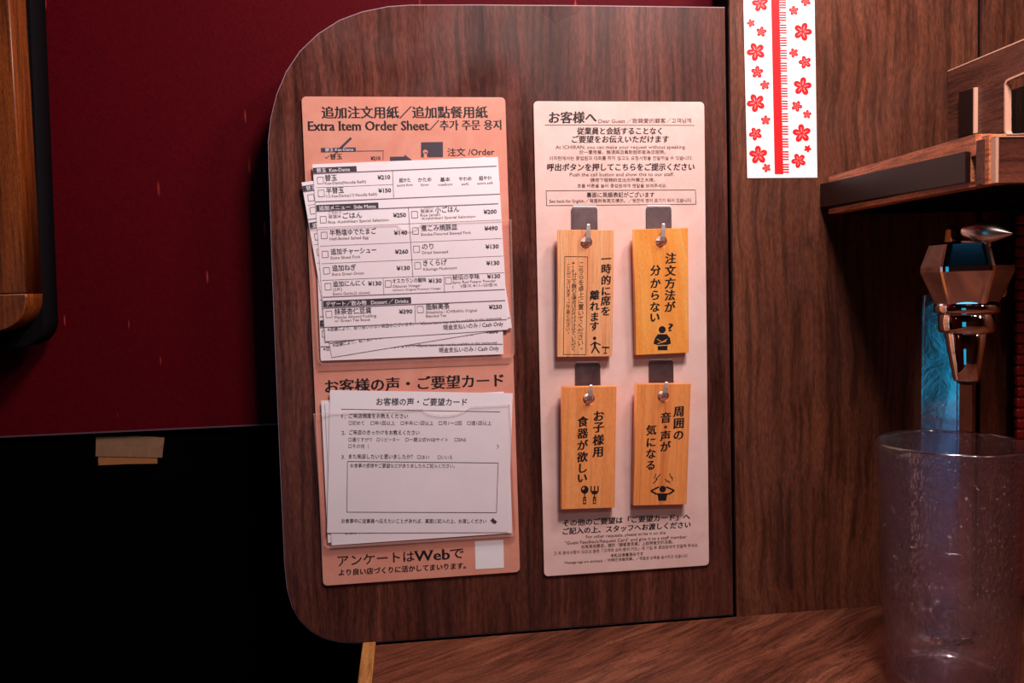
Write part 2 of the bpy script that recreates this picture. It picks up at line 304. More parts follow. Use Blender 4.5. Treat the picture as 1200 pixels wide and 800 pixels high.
# ------------------------------------------------------------------ printing: flat lettering and marks on a plane y = const
_tc = bpy.data.curves.new('tc', 'FONT'); _to = bpy.data.objects.new('tc', _tc); COL.objects.link(_to); _tc.resolution_u = 2
_cache = {}
def glyphs(s, bold=0.0):
    k = (s, round(bold, 4))
    if k in _cache: return _cache[k]
    _tc.body = s; _tc.offset = bold; _tc.size = 1
    bpy.context.view_layer.update()
    me = bpy.data.meshes.new_from_object(_to.evaluated_get(bpy.context.evaluated_depsgraph_get()))
    vs = [(v.co.x, v.co.y) for v in me.vertices]; fs = [tuple(p.vertices) for p in me.polygons]
    bpy.data.meshes.remove(me)
    xs = [v[0] for v in vs] or [0, 1]; _cache[k] = (vs, fs, min(xs), max(xs)); return _cache[k]
class Print:
    """collects flat marks given by photo pixels on the plane y, one mesh per ink"""
    def __init__(s, y): s.y = y; s.v = []; s.f = []
    def add(s, pts, faces):
        n = len(s.v); s.v += pts; s.f += [tuple(i+n for i in f) for f in faces]
    def text(s, t, x0, y0, x1, y1, h, bold=0.0, style=None):
        cjk = any(ord(c) > 0x2000 for c in t)
        vs, fs, a, b = glyphs(t, 0 if cjk else bold)
        P = at(x0, y0, s.y); Q = at(x1, y1, s.y); u = (Q-P); wd = u.length; u.normalize(); up = Vector((-u.z, 0, u.x)); H = h*PXM
        if cjk: P = P + up*0.07*H
        sh = {'mincho': [(0, 0), (0.02, 0), (0.04, 0), (0.06, 0)], 'brush': [(0, 0), (0.026, 0.022), (0.05, 0.02), (0.07, 0.004)]}.get(style, [(0, 0), (bold*2.2, 0), (bold, bold)] if cjk and bold > 0 else [(0, 0)])
        sk = 0.06 if style == 'brush' else 0.0
        if style == 'mincho' and not cjk: s.serifs(t, P, u, up, H, wd, a, b)
        for k, (dx, dy) in enumerate(sh):
            s.add([tuple(P + u*((x-a)/(b-a)*wd + dx*H + sk*y*H) + up*(y+dy)*H + Vector((0, -1e-5*k, 0))) for x, y in vs], fs)
    def serifs(s, t, P, u, up, H, wd, a, b):
        T = {'E': [(.14, 0, .3), (.14, .66, .3)], 'x': [(.14, 0, .26), (.86, 0, .26), (.14, .45, .26), (.86, .45, .26)], 'r': [(.3, 0, .6), (.2, .45, .3)], 'I': [(.5, 0, 2.6), (.5, .66, 2.6)],
             'm': [(.12, 0, .2), (.5, 0, .2), (.88, 0, .2), (.1, .45, .16)], 'd': [(.88, 0, .2), (.8, .7, .24)], 'h': [(.16, 0, .3), (.84, 0, .3), (.1, .7, .26)], 'W': [(.08, .66, .22), (.5, .66, .2), (.92, .66, .22)], 'b': [(.08, .7, .24)]}
        for i, c in enumerate(t):
            if c not in T: continue
            x0 = glyphs(t[:i]+'.', 0)[3]-glyphs('.', 0)[3] if i else 0.0; _, _, ga, gb = glyphs(c, 0)
            for fx, y, wf_ in T[c]:
                X = x0+ga+(gb-ga)*fx; hw = (gb-ga)*wf_/2; k = wd/(b-a)
                q = [P+u*((X+sx*hw-a)*k+0.03*H)+up*(y+sy)*H+Vector((0, -6e-5, 0)) for sx, sy in ((-1, 0), (1, 0), (1, .035), (-1, .035))]
                s.add([tuple(p) for p in q], [(0, 1, 2, 3)])
    def vtext(s, t, xc, ys, h, style='brush', lean=0.0, wx=1.0):
        for i, c in enumerate(t):
            if c == ' ': continue
            yy = ys[i] if isinstance(ys, (list, tuple)) and len(ys) == len(t) else ys[0]+(ys[-1]-ys[0])*i/(len(t)-1)
            if c in '。、': yy -= h*0.35
            vs, fs, a, b = glyphs(c, 0)
            P = at(xc + lean*i, yy, s.y); H = h*PXM
            rot = c == 'ー'
            for k, (dx, dy) in enumerate([(0, 0), (0.03, 0.022), (0.055, 0.02), (0.075, 0.004)] if style == 'brush' else [(0, 0)]):
                pts = []
                for x, y in vs:
                    X = (x-0.5)*wx+dx; Y = (y-0.38)+dy+0.04*X
                    if c in '。、': X += 0.5*wx
                    pts.append(tuple(P + Vector((X*H + 0.05*Y*H, -1e-5*k, Y*H))))
                s.add(pts, fs)
    def poly(s, pts, dy=0.0):
        P = [tuple(at(a, b, s.y)+Vector((0, dy, 0))) for a, b in pts]
        # ear-clip free: fan only for convex shapes
        s.add(P, [tuple(range(len(P)))])
    def line(s, x0, y0, x1, y1, wpx, dy=0.0):
        d = Vector((x1-x0, y1-y0)).normalized(); n = Vector((-d.y, d.x))*wpx/2
        s.poly([(x0+n.x, y0+n.y), (x1+n.x, y1+n.y), (x1-n.x, y1-n.y), (x0-n.x, y0-n.y)], dy)
    def frame(s, pts, wpx):
        for i in range(len(pts)): a = pts[i]; b = pts[(i+1) % len(pts)]; s.line(*a, *b, wpx)
    def disc(s, x, y, r, dy=0.0, ry=None, ang=0.0, n=16):
        ry = ry or r; c, q = math.cos(ang), math.sin(ang)
        s.poly([(x+r*math.cos(t)*c-ry*math.sin(t)*q, y+r*math.cos(t)*q+ry*math.sin(t)*c) for t in [2*math.pi*k/n for k in range(n)]], dy)
    def mesh(s):
        me = bpy.data.meshes.new('print'); me.from_pydata(s.v, [], s.f); me.update()
        bm = bmesh.new(); bm.from_mesh(me)
        for f in bm.faces:
            f.normal_update()
            if f.normal.y > 0: f.normal_flip()
        bm.to_mesh(me); bm.free(); return me
    def put(s, name, m, parent):
        o = link(name, s.mesh(), m, parent); o['kind'] = 'stuff'; return o

# ================================================================== SETTING
def struct(name, me, m, parent=None, smooth=False, label=None, cat=None):
    o = link(name, me, m, parent, smooth=smooth)
    if not parent: o['kind'] = 'structure'
    if label: o['label'] = label
    if cat: o['category'] = cat
    return o
ZC = at(650, 737.5, 0).z                       # counter height
XR = at(861, 700, 0).x                         # joint between partition and side wall
# the far crimson wall with its black lower half
YF = 0.045
zb = at(160, 503.5, YF).z
struct('wall_back', box((-1.3, YF, zb), (1.2, YF+0.03, 0.9)), redwall, label='dark crimson wall with fine scratches behind the wooden partition', cat='wall')
lw = struct('wall_lower', box((-1.3, YF+0.004, -0.9), (1.2, YF+0.03, zb-0.0012)), blackwall, label='black lower part of the back wall, below the crimson', cat='wall')
struct('trim_1', box((-1.3, YF-0.001, zb-0.0012), (1.2, YF+0.03, zb)), mat('trim_line', lin((90, 60, 66)), 0.4), label='thin pale line along the lower edge of the crimson wall', cat='trim')
# walnut side wall right of the partition: two boards with an open dark joint
XJ = at(1143.5, 30, 0).x; XK = at(1149, 30, 0).x
wr = empty('wall_right', 'walnut laminate wall of two boards with a black joint, right of the partition', 'wall', (XR, 0, ZC)); wr['kind'] = 'structure'
link('panel', box((XR+0.0006, -0.003, ZC-0.02), (XJ, 0.001, 0.75), 0.0004), walnut_b, wr)
link('panel', box((XK, -0.003, ZC-0.02), (1.0, 0.001, 0.75), 0.0004), walnut_b, wr)
link('joint_backing', box((XR+0.001, 0.0012, ZC-0.02), (1.0, 0.03, 0.75)), black_m, wr)
# unseen remainder of the booth: only what the chrome could mirror
struct('wall_behind', box((-1.3, -1.35, -0.9), (1.2, -1.38, 0.9)), walnut_b, label='walnut partition of the neighbouring seat behind the viewer', cat='wall')
struct('wall_left', box((-1.33, -1.38, -0.9), (-1.30, 0.33, 0.9)), redwall, label='crimson wall at the far left outside the view', cat='wall')
struct('ceiling', box((-1.3, -1.38, 0.9), (1.2, 0.33, 0.93)), black_m, label='dark ceiling above the booth', cat='ceiling')
struct('floor', box((-1.3, -1.38, -0.93), (1.2, 0.33, -0.9)), black_m, label='dark floor under the booth', cat='floor')

struct('wall_front', box((0.951, -1.35, -0.9), (0.98, -0.0035, 0.9)), walnut_b, label='walnut front wall of the booth outside the view on the right', cat='wall')
# ================================================================== PARTITION
pt = empty('partition_panel', 'walnut laminate partition board with rounded left corners, carrying two notice boards', 'partition', (XR, 0, ZC))
A = [xz(316, 150), xz(337.5, 753), xz(860, 720.5), xz(849, 9)]
def arcpx(pts): return [xz(*p) for p in pts]
outl = arcpx([(849.5, 9), (700, 7), (560, 6), (480, 6.2), (455, 8), (425, 14), (398, 24), (373, 40), (352, 60), (336, 84), (325, 110), (318, 138), (315, 165), (315.5, 195),
              (319, 300), (324, 430), (330, 570), (334, 660), (337, 690), (343, 711), (352, 727), (364, 739), (379, 747.5), (397, 752), (414, 753), (440, 752.3), (640, 737), (859.6, 719.8)])
link('board', plate([outl], 0.0, 0.018, 0.0004), walnut, pt)
# thin pale laminate edge running round the board
big = [(p[0]-c[0]*0 , p[1]) for p, c in zip(outl, outl)]
cen = Vector((sum(p[0] for p in outl)/len(outl), sum(p[1] for p in outl)/len(outl)))
outer = []
n = len(outl)
for i in range(n):
    a = Vector(outl[i-1]); b = Vector(outl[(i+1) % n]); d = (b-a).normalized(); nn = Vector((-d.y, d.x))
    if (Vector(outl[i])-cen).dot(nn) < 0: nn = -nn
    q = Vector(outl[i])+nn*0.0007
    if i in (0, n-1): q = Vector((outl[i][0], outl[i][1] + (0.0007 if i == 0 else -0.0007)))
    outer.append(tuple(q))
link('edge_band', plate([outer], 0.0006, 0.0168), lam_edge, pt, label='thin pale edge band')

# ================================================================== COUNTER
XL = atz(441, 752.5, ZC).x
ct = empty('counter', 'walnut laminate counter top with wavy grain below the partition', 'counter', (0.2, -0.2, ZC))
link('counter_top', box((XL, -0.95, ZC-0.03), (0.95, -0.0032, ZC)), walnut_c, ct)
XE = atz(425.5, 753, ZC).x
link('edge_trim', box((XE, -0.95, ZC-0.03), (XL-0.0003, -0.001, ZC+0.0025), 0.0008), gold_edge, ct, label='pale golden wood edge trim')

# ================================================================== WOODEN FRAME AT FAR LEFT
YW = -0.03
wf = empty('wooden_screen', 'orange-brown wooden framed screen with rounded lower corner and a black plate behind it at the left edge', 'screen', tuple(at(0, 380, YW)))
r = 0.022
fr = rounded([xz(-160, -80, YW), xz(5, -80, YW), xz(32, 392, YW), xz(-160, 404, YW)], [0, 0, 0.032, 0], 10)
fr = rounded([xz(-160, -80, YW), xz(6, -80, YW), xz(30.5, 343, YW), xz(-160, 349, YW)], [0, 0, 0, 0])
link('stile', plate([fr], YW, 0.03, 0.001), orange_wood, wf)
fr2 = rounded([xz(-160, 350, YW), xz(30.6, 344, YW), xz(32.5, 386, YW), xz(-160, 398, YW)], [0, 0, 0.025, 0], 10)
link('rail', plate([fr2], YW, 0.03, 0.001), orange_wood, wf)
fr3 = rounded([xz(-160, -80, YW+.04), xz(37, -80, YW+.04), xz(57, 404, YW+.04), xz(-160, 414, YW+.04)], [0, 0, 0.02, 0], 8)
link('backing', plate([fr3], YW+0.031, 0.03), black_m, wf, label='matt black plate behind the frame')  # black plate set behind the wood and reaching past its edge

# ================================================================== MASKING TAPE
def tape(name, px, y, m, label, cat):
    o = link(name, plate([[tuple(xz(*p, y)) for p in px]], y, 0.0004), m)
    c = sum((v.co for v in o.data.vertices), Vector())/len(o.data.vertices)
    o.data.transform(Matrix.Translation(-c)); o.location = c
    o['label'] = label; o['category'] = cat; return o
tape('masking_tape', [(115, 540), (115.5, 517), (184, 516), (184.5, 543), (150, 543.5), (115.5, 545)], YF+0.0035, tape_brown, 'lower brown strip of tape, partly under the paler strip on the black wall', 'tape')
tape('masking_tape', [(112.5, 512), (160, 510.5), (192.5, 512.5), (190, 536), (112, 534.5)], YF+0.0030, tape_pale, 'wider pale translucent tape strip overlapping the brown one on the black wall', 'tape')

# ================================================================== LEFT NOTICE BOARD
YB = -0.0018
def board(name, px, m, label):
    e = empty(name, label, 'notice board', tuple(at((px[0][0]+px[2][0])/2, (px[0][1]+px[2][1])/2, 0)))
    link('backing_card', plate([rounded([tuple(xz(*p, YB)) for p in px], 0.0038)], YB, 0.0016, 0.0003), m, e); return e
lb = board('order_sheet_board', [(353, 113), (592, 114), (609.5, 670), (378.5, 686.5)], salmon, 'salmon pink notice board on the partition holding order sheets and survey cards in clear pockets')
P = Print(YB-0.00015)
P.text('追加注文用紙／追加點餐用紙', 377, 138.6, 571, 138, 14.6, -0.006, 'mincho')
P.text('Extra Item Order Sheet', 361, 153, 502, 152.3, 15, 0.0, 'mincho')
P.text('／추가 주문 용지', 503, 152.5, 587, 151.8, 12.5, 0.0, 'mincho')
P.text('注文 /Order', 524.5, 183, 579.5, 182, 10, 0.01)
P.text('✓替玉', 381, 187, 401, 186.5, 7, 0.01); P.text('¥210', 434.5, 187.5, 446, 187.2, 5.5, 0.03)
P.text('お客様の声・ご要望カード', 381, 460.5, 589.5, 452.5, 17, -0.006, 'mincho')
P.text('アンケートは', 396, 663.5, 485.5, 657.7, 14.5, 0.012)
P.text('Web', 485.5, 657.3, 526.5, 655, 17.5, 0.0, 'mincho'); P.text('で', 527.5, 655, 543.5, 654, 15, 0.012)
P.text('より良い店づくりに活かしてまいります。', 397, 674.5, 545.5, 666, 8.3, 0.008, 'brush')
for k in range(112): P.disc(373.2+k*2, 435.7-k*2*0.0406, 0.62, n=6)
P.put('printed_lettering', ink, lb)
I = Print(YB-0.00016)
I.poly([(376.2, 173.2), (397, 173), (417, 172.6), (417, 177.6), (376.2, 178.4)])
I.line(417, 177, 450, 176.6, 0.7); I.line(449, 176.8, 449, 188, 0.6)
I.line(411.5, 161.5, 394, 178.5, 2.8); I.line(394, 178.5, 391, 184, 1.2)
I.poly([(493*.2375+340, 183.6), (474, 183.3), (474, 181), (483.5, 188), (482, 189), (457, 189.4)])
I.poly([(493.5, 166.6), (519, 166.2), (519.2, 184), (493.4, 184.2)])
I.put('printed_symbols', ink_bar, lb)
I2 = Print(YB-0.00022)
I2.text('替玉 Kae-Dama', 381, 177.4, 414, 176.8, 4.2, 0.01)
I2.put('printed_reversed_words', white_ink, lb)
I3 = Print(YB-0.00022); I3.disc(498.5, 178, 3, ry=2.6); I3.poly([(496.8, 178), (500.2, 178), (500.6, 187), (496.6, 187)])
I3.put('printed_hand', salmon, lb)
link('blank_label', plate([[tuple(xz(*p, YB)) for p in [(556.5, 634), (589.8, 632.4), (590.6, 665), (557.3, 666.8)]]], YB-0.00018, 0.00017), white_lab, lb, label='small blank white square label')

# clear pockets: film front, raised rim on three sides
def pocket(corners, notch, yfront, r):
    tl, tr, br, bl = corners
    top = [tl]
    (na, nb, nd) = notch
    slope = (tr[1]-tl[1])/(tr[0]-tl[0])
    for k in range(9):
        t = k/8; x = na+(nb-na)*t; top.append((x, tl[1]+slope*(x-tl[0])+nd*math.sin(math.pi*t)**0.6))
    top.append(tr)
    low = rounded([tuple(xz(*p, yfront)) for p in (tr, br, bl, tl)], [0, r, r, 0])
    tp = [tuple(xz(*p, yfront)) for p in top]
    loop = tp + low[1:-1]
    o = link('clear_pocket', plate([loop], yfront, 0.0004), pocket_m, lb, label='clear plastic pocket')
    # rim: U shaped strip joined to the board
    inn = rounded([tuple(xz(*p, yfront)) for p in ((tr[0]-1.6, tr[1]), (br[0]-1.8, br[1]-2), (bl[0]+1.8, bl[1]-2), (tl[0]+1.6, tl[1]))], [0, r*0.8, r*0.8, 0])
    U = low + inn[::-1]
    link('pocket_rim', plate([U], yfront, YB-yfront+0.0001, 0.00015), pocket_edge, o)
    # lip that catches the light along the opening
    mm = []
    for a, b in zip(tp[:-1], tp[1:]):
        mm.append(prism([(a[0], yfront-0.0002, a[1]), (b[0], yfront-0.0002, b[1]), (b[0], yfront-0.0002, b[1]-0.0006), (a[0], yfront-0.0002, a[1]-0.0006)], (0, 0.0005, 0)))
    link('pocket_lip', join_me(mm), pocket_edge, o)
pocket([(361.5, 267), (599.5, 257.2), (603.5, 419), (372.5, 428)], (466, 494, 8), -0.0062, 0.005)
pocket([(367, 485), (597.8, 473.5), (606, 628.5), (379, 643)], (494, 552, 9), -0.0062, 0.005)

# ================================================================== ORDER SHEETS
YS = -0.0052
def rigid(tl, tr, br, bl, y):
    pts = [at(*p, y) for p in (tl, tr, br, bl)]
    c = sum(pts, Vector())/4; u = (pts[1]-pts[0])+(pts[2]-pts[3]); v = (pts[3]-pts[0])+(pts[2]-pts[1])
    return c, math.atan2(u.z, u.x), u.length/2, v.length/2
c0, ang0, SW, SH = rigid((366, 192.5), (581.8, 183.8), (597, 386), (381.5, 399.8), YS)
K = Print(YS-0.00012); G = Print(YS-0.00012); B = Print(YS-0.00012); W = Print(YS-0.00020); Q = Print(YS-0.00012)
SL = -0.0425
def tx(s, x0, yb, x1, h, ink_=K, bold=0.0): ink_.text(s, x0, yb, x1, yb+(x1-x0)*SL, h, bold)
def chk(x, y, w=7): s = SL*w; G.frame([(x, y), (x+w, y+s), (x+w+.5, y+s+7.6), (x+.5, y+7.6)], 0.55)
def bar(x0, y0, x1, h): B.poly([(x0, y0), (x1, y0+(x1-x0)*SL), (x1+0.4, y0+(x1-x0)*SL+h), (x0+0.4, y0+h)])
def rule(x0, y0, x1, wd, P_=None): (P_ or G).line(x0, y0, x1, y0+(x1-x0)*SL, wd)
bar(366.8, 196.6, 417.7, 6.4); tx('替玉  Kae-Dama', 371, 202.3, 410, 5.4, W, 0.02)
rule(367, 203.6, 582, 1.1, Q)
tx('替玉', 381, 212, 395, 7.6, K, 0.012); tx('Kae-Dama(Noodle Refill)', 381, 216.2, 429, 4.6, G); tx('¥210', 442.6, 210.2, 457.6, 6.4, K, 0.028); chk(371.8, 207.6)
tx('半替玉', 382.5, 226.8, 403, 7.6, K, 0.012); tx('1/2 Kae-Dama(1/2 Noodle Refill)', 382.5, 231.4, 442, 4.6, G); tx('¥150', 443.5, 225.6, 458.5, 6.4, K, 0.028); chk(372.8, 222.8)
rule(371, 219.8, 460, 0.35)
G.line(460, 199.5, 461.4, 231.5, 0.6)
for a, b, s1, s2, yb in ((468, 481, '超かた', 'extra firm', 213.6), (490, 505.6, 'かため', 'firm', 213.1), (516, 527.6, '基本', 'medium', 212.8), (538, 552.6, 'やわめ', 'soft', 212), (561.5, 576, '超やわ', 'extra soft', 211.2)):
    tx(s1, a, yb, b, 5.4, K, 0.01)
    e = {'extra firm': 2.6, 'extra soft': 2, 'medium': 2.4}.get(s2, -3.2); tx(s2, a-e, yb+4.9, b+e, 4.2, G)
rule(369.8, 236.4, 586, 1.0, Q)
bar(370.4, 240.2, 443.3, 6.8); tx('追加メニュー  Side Menu', 374, 246.6, 440, 5.6, W, 0.02)
rule(370.6, 247.6, 584, 1.1, Q)
tx('ごはん', 402, 256.2, 424.4, 7.6, K, 0.012); tx('こだわり', 385, 251.6, 400, 4, G); tx('厳選米', 385, 255.8, 400, 4, G)
tx('Rice -Koshihikari Special Selection-', 384.8, 261.8, 456.5, 4.6, G); tx('¥250', 460.8, 254.6, 476, 6.6, K, 0.028); chk(375.2, 253.6)
tx('小ごはん', 510, 249.4, 538.3, 7.6, K, 0.012); tx('こだわり', 493, 245.6, 508, 4, G); tx('厳選米', 493, 249.4, 508, 4, G)
tx('Rice (small)', 492.8, 253.6, 516, 4.4, G); tx('-Koshihikari Special Selection-', 493.4, 257.4, 558, 4.2, G); tx('¥200', 566.8, 250.6, 582.2, 6.6, K, 0.028); chk(482.2, 247.7)
G.line(478.6, 242.5, 484, 325, 0.6)
def item(jp, x0, yb, x1, en, xe, pr, px0, ye=5.2):
    tx(jp, x0, yb, x1, 7.7, K, 0.012); tx(en, x0, yb+ye, xe, 4.6, G)
    tx(pr, px0, yb+(px0-x0)*SL+2.2, px0+15.6, 6.6, K, 0.028); chk(x0-10.4, yb-4.2)
item('半熟塩ゆでたまご', 386.6, 276.2, 441, 'Half-Boiled Salted Egg', 432, '¥140', 461.8)
item('煮こみ焼豚皿', 493.6, 271, 536, 'Smoke-Flavored Stewed Pork', 552, '¥490', 567.8)
item('追加チャーシュー', 387.8, 298.4, 441, 'Extra Sliced Pork', 422.5, '¥260', 463)
item('のり', 494.8, 292.3, 508, 'Dried Seaweed', 525, '¥130', 569)
item('追加ねぎ', 389.4, 317.6, 417.2, 'Extra Green Onion', 426.5, '¥130', 464.9)
item('きくらげ', 496.2, 311.6, 523.8, 'Kikurage Mushroom', 535.6, '¥130', 570)
rule(373.5, 266.5, 587, 0.35); rule(375, 288.3, 588.5, 0.35); rule(376.3, 308.8, 590, 0.35); rule(377.5, 328.4, 591, 0.4)
tx('追加にんにく', 390.3, 336, 427.6, 7.2, K, 0.012); tx('(2片)', 390.5, 341, 401, 4.4, G); tx('Extra Garlic(2 cloves)', 390.5, 345.8, 433.7, 4.4, G); tx('¥130', 431.5, 334.6, 447.2, 6.6, K, 0.028); chk(380.7, 332)
G.line(449, 326, 450, 345.8, 0.5)
tx('オスカランの酸味', 460, 332, 499.6, 6, K, 0.01); tx('Okkaran Vinegar', 460.4, 337, 493.2, 4.4, G); tx("Ichiran's Original Premium Vinegar", 460.6, 341, 517, 3.4, G); tx('¥130', 502.2, 331.4, 517.8, 6.6, K, 0.028); chk(451.2, 328.8)
G.line(520, 323.4, 521, 343, 0.5)
tx('秘伝の辛味', 530.5, 328, 562, 6.6, K, 0.01); tx('Spicy Red Pepper Powder', 530.5, 332.2, 581.3, 4.2, G); tx('(     )倍/X ※11~20倍/X', 530.5, 337.4, 583, 4.6, G); tx('¥130', 571, 326.2, 586.4, 6.6, K, 0.028); chk(521.8, 325)
rule(378.4, 346.9+1.2, 591.5, 1.0, Q)
bar(378.6, 352.4, 481.6, 7.4); tx('デザート／飲み物   Dessert ／ Drinks', 382, 359.2, 478.5, 6, W, 0.02)
rule(379, 361, 592, 1.1, Q)
item('抹茶杏仁豆腐', 392.2, 368.6, 435, 'Matcha Almond Pudding', 441, '¥390', 467.8, 4.6); tx('w/ Green Tea Sauce', 392.4, 377.2, 433.7, 4.4, G)
G.line(486.2, 357, 487, 378.5, 0.6)
item('脂解美茶', 499.2, 363, 526.8, "Shikaibicha / ICHIRAN's Original", 559, '¥250', 572.9, 4.4); tx('Blended Tea', 499.4, 371.8, 523, 4.4, G)
rule(380.3, 383.4, 594, 1.0, Q)
K.text('※店舗により、取り扱いのない商品もございます。／※Some items may not be available at this restaurant.', 384, 388.2, 588.5, 374.6, 5.0)
K.text('現金支払いのみ / Cash Only', 519.5, 386.6, 589.8, 381.8, 6.6, 0.008)
def localize(me, c, a): me.transform(Matrix.Rotation(a, 4, 'Y') @ Matrix.Translation(-c)); return me
inks = [('printed_lettering', localize(K.mesh(), c0, ang0), ink_grey), ('printed_fine_print', localize(G.mesh(), c0, ang0), ink_soft), ('printed_bars', localize(B.mesh(), c0, ang0), ink_bar), ('printed_reversed_words', localize(W.mesh(), c0, ang0), white_ink),
        ('printed_rules', localize(Q.mesh(), c0, ang0), mat('rule_ink', lin((130, 108, 122)), 0.6))]
for n_, me, mt in inks: me.materials.append(mt)
def sheet_mesh(wd, hh, sd, amp):
    """thin paper with slight buckle"""
    rnd = random.Random(sd); nx, nz = 14, 14; v = []; f = []
    ph = [rnd.uniform(0, 6) for _ in range(4)]
    def buckle(x, z): return -abs(amp)*(0.5+0.5*math.sin(ph[0]+x*18+z*9))*(0.5+0.5*math.sin(ph[1]+z*22))
    for s in (0, 1):
        for j in range(nz+1):
            for i in range(nx+1):
                x = (i/nx-0.5)*wd; z = (j/nz-0.5)*hh; v.append((x, 0.00006+s*0.0001 , z))
    W1 = nx+1; o = W1*(nz+1)
    for j in range(nz):
        for i in range(nx):
            a = j*W1+i; f.append((a, a+1, a+W1+1, a+W1)); f.append((o+a, o+a+W1, o+a+W1+1, o+a+1))
    ring = [i for i in range(W1)] + [j*W1+nx for j in range(1, nz+1)] + [nz*W1+i for i in range(nx-1, -1, -1)] + [j*W1 for j in range(nz-1, 0, -1)]
    for k in range(len(ring)):
        a, b = ring[k], ring[(k+1) % len(ring)]; f.append((a, b, o+b, o+a))
    return pydata(v, f)
smesh = sheet_mesh(SW, SH, 1, 0); smesh.materials.append(paper)
def place_sheet(px, y, label):
    c, a, _, _ = rigid(*px, y)
    e = empty('order_sheet', label, 'paper sheet', tuple(c), 'order sheets in the upper pocket'); e.rotation_euler = (0, -a, 0)
    o = bpy.data.objects.new('paper', smesh); COL.objects.link(o); o.parent = e
    for n_, me, mt in inks:
        q = bpy.data.objects.new(n_, me); COL.objects.link(q); q.parent = e; q['kind'] = 'stuff'
    return e
place_sheet([(366, 192.5), (581.8, 183.8), (597, 386), (381.5, 399.8)], YS, 'frontmost white order sheet in the upper pocket, its printed menu fully readable')
place_sheet([(355, 214), (567, 182), (600.5, 385.5), (388.5, 418)], YS+0.0005, 'white order sheet tilted most, its top left corner sticking out furthest left')
place_sheet([(369, 217), (582.5, 212), (584, 416.3), (383, 421)], YS+0.001, 'white order sheet whose bottom edge hangs lowest in the upper pocket')
place_sheet([(373.5-12, 216), (589.8, 211.5), (595.2, 414.5), (371.5, 416.5)], YS+0.0015, 'rearmost white order sheet, showing along the right edge of the upper pocket')

# ================================================================== SURVEY CARDS
YV = -0.0050
c1, ang1, CW, CH = rigid((386, 457.5), (597.5, 460), (599, 624), (384, 623.5), YV)
K = Print(YV-0.00012); G = Print(YV-0.00012)
def t0(s, x0, yb, x1, h, P_=None, bold=0.0, sl=0.004): (P_ or K).text(s, x0, yb, x1, yb+(x1-x0)*sl, h, bold)
t0('お客様の声・ご要望カード', 441, 474.6, 547, 9.4, bold=0.012)
G.line(400, 479.2, 586, 482.3, 0.6)
t0('1.', 400.4, 489.6, 405, 6); t0('ご来店頻度をお教えください', 409, 489.6, 478, 6, bold=0.006)
for s, a, b in (('□初めて', 409, 427), ('□年1回以上', 434.4, 463), ('□半年に1回以上', 469.6, 508), ('□月1～2回', 514, 541), ('□週1回以上', 547.5, 576)): t0(s, a, 497.8, b, 5.4, G)
t0('2.', 400.4, 509, 405, 6); t0('ご来店のきっかけをお教えください', 409, 509, 491.6, 6, bold=0.006)
for s, a, b in (('□通りすがり', 408.6, 436), ('□リピーター', 441.6, 468), ('□一蘭公式WEBサイト', 475, 525), ('□SNS', 532.6, 546)): t0(s, a, 517.2, b, 5.4, G)
t0('□その他（', 408.4, 524.8, 432.4, 5.4, G); t0('）', 582, 525.5, 584.5, 5.4, G)
t0('3.', 400, 537.2, 404.6, 6); t0('また来店したいと思いましたか？', 408.6, 537.2, 483.7, 6, bold=0.006); t0('□はい', 489, 537.6, 503, 5.4, G); t0('□いいえ', 513, 537.8, 530.4, 5.4, G)
K.frame([(407.2, 540.4), (583.8, 542.2), (581.8, 600.4), (406.6, 599.8)], 0.6)
t0('お食事の感想やご要望などがありましたらご記入ください。', 410.6, 547.6, 533, 5.4)
t0('お食事中に従業員へ伝えたいことがあれば、裏面に記入の上、お渡しください', 400, 612.6, 570, 5.6, bold=0.006, sl=0.001)
K.poly([(574.5, 609.5), (578, 606.6), (579, 608.2), (582.6, 611), (580.6, 613.6), (577.5, 612.8), (577, 612)])
inks2 = [('printed_lettering', localize(K.mesh(), c1, ang1), ink_grey), ('printed_fine_print', localize(G.mesh(), c1, ang1), mat('grey_ink_b', lin((96, 78, 86)), 0.6))]
for n_, me, mt in inks2: me.materials.append(mt)
cmesh = sheet_mesh(CW, CH, 2, 0); cmesh.materials.append(paper2)
def place_card(px, y, label):
    c, a, _, _ = rigid(*px, y)
    e = empty('survey_card', label, 'survey card', tuple(c), 'survey cards in the lower pocket'); e.rotation_euler = (0, -a, 0)
    o = bpy.data.objects.new('paper', cmesh); COL.objects.link(o); o.parent = e
    for n_, me, mt in inks2:
        q = bpy.data.objects.new(n_, me); COL.objects.link(q); q.parent = e; q['kind'] = 'stuff'
place_card([(386, 457.5), (597.5, 460), (599, 624), (384, 623.5)], YV, 'front white survey card with a large empty answer box, in the lower pocket')
place_card([(383, 472), (594, 461), (600.5, 625.2), (387.5, 639)], YV+0.0005, 'white survey card behind the front one, its bottom edge hanging lowest')
place_card([(378, 469.5), (589, 459), (596, 621), (384.2, 635.5)], YV+0.001, 'rearmost white survey card, its left edge sticking out furthest')

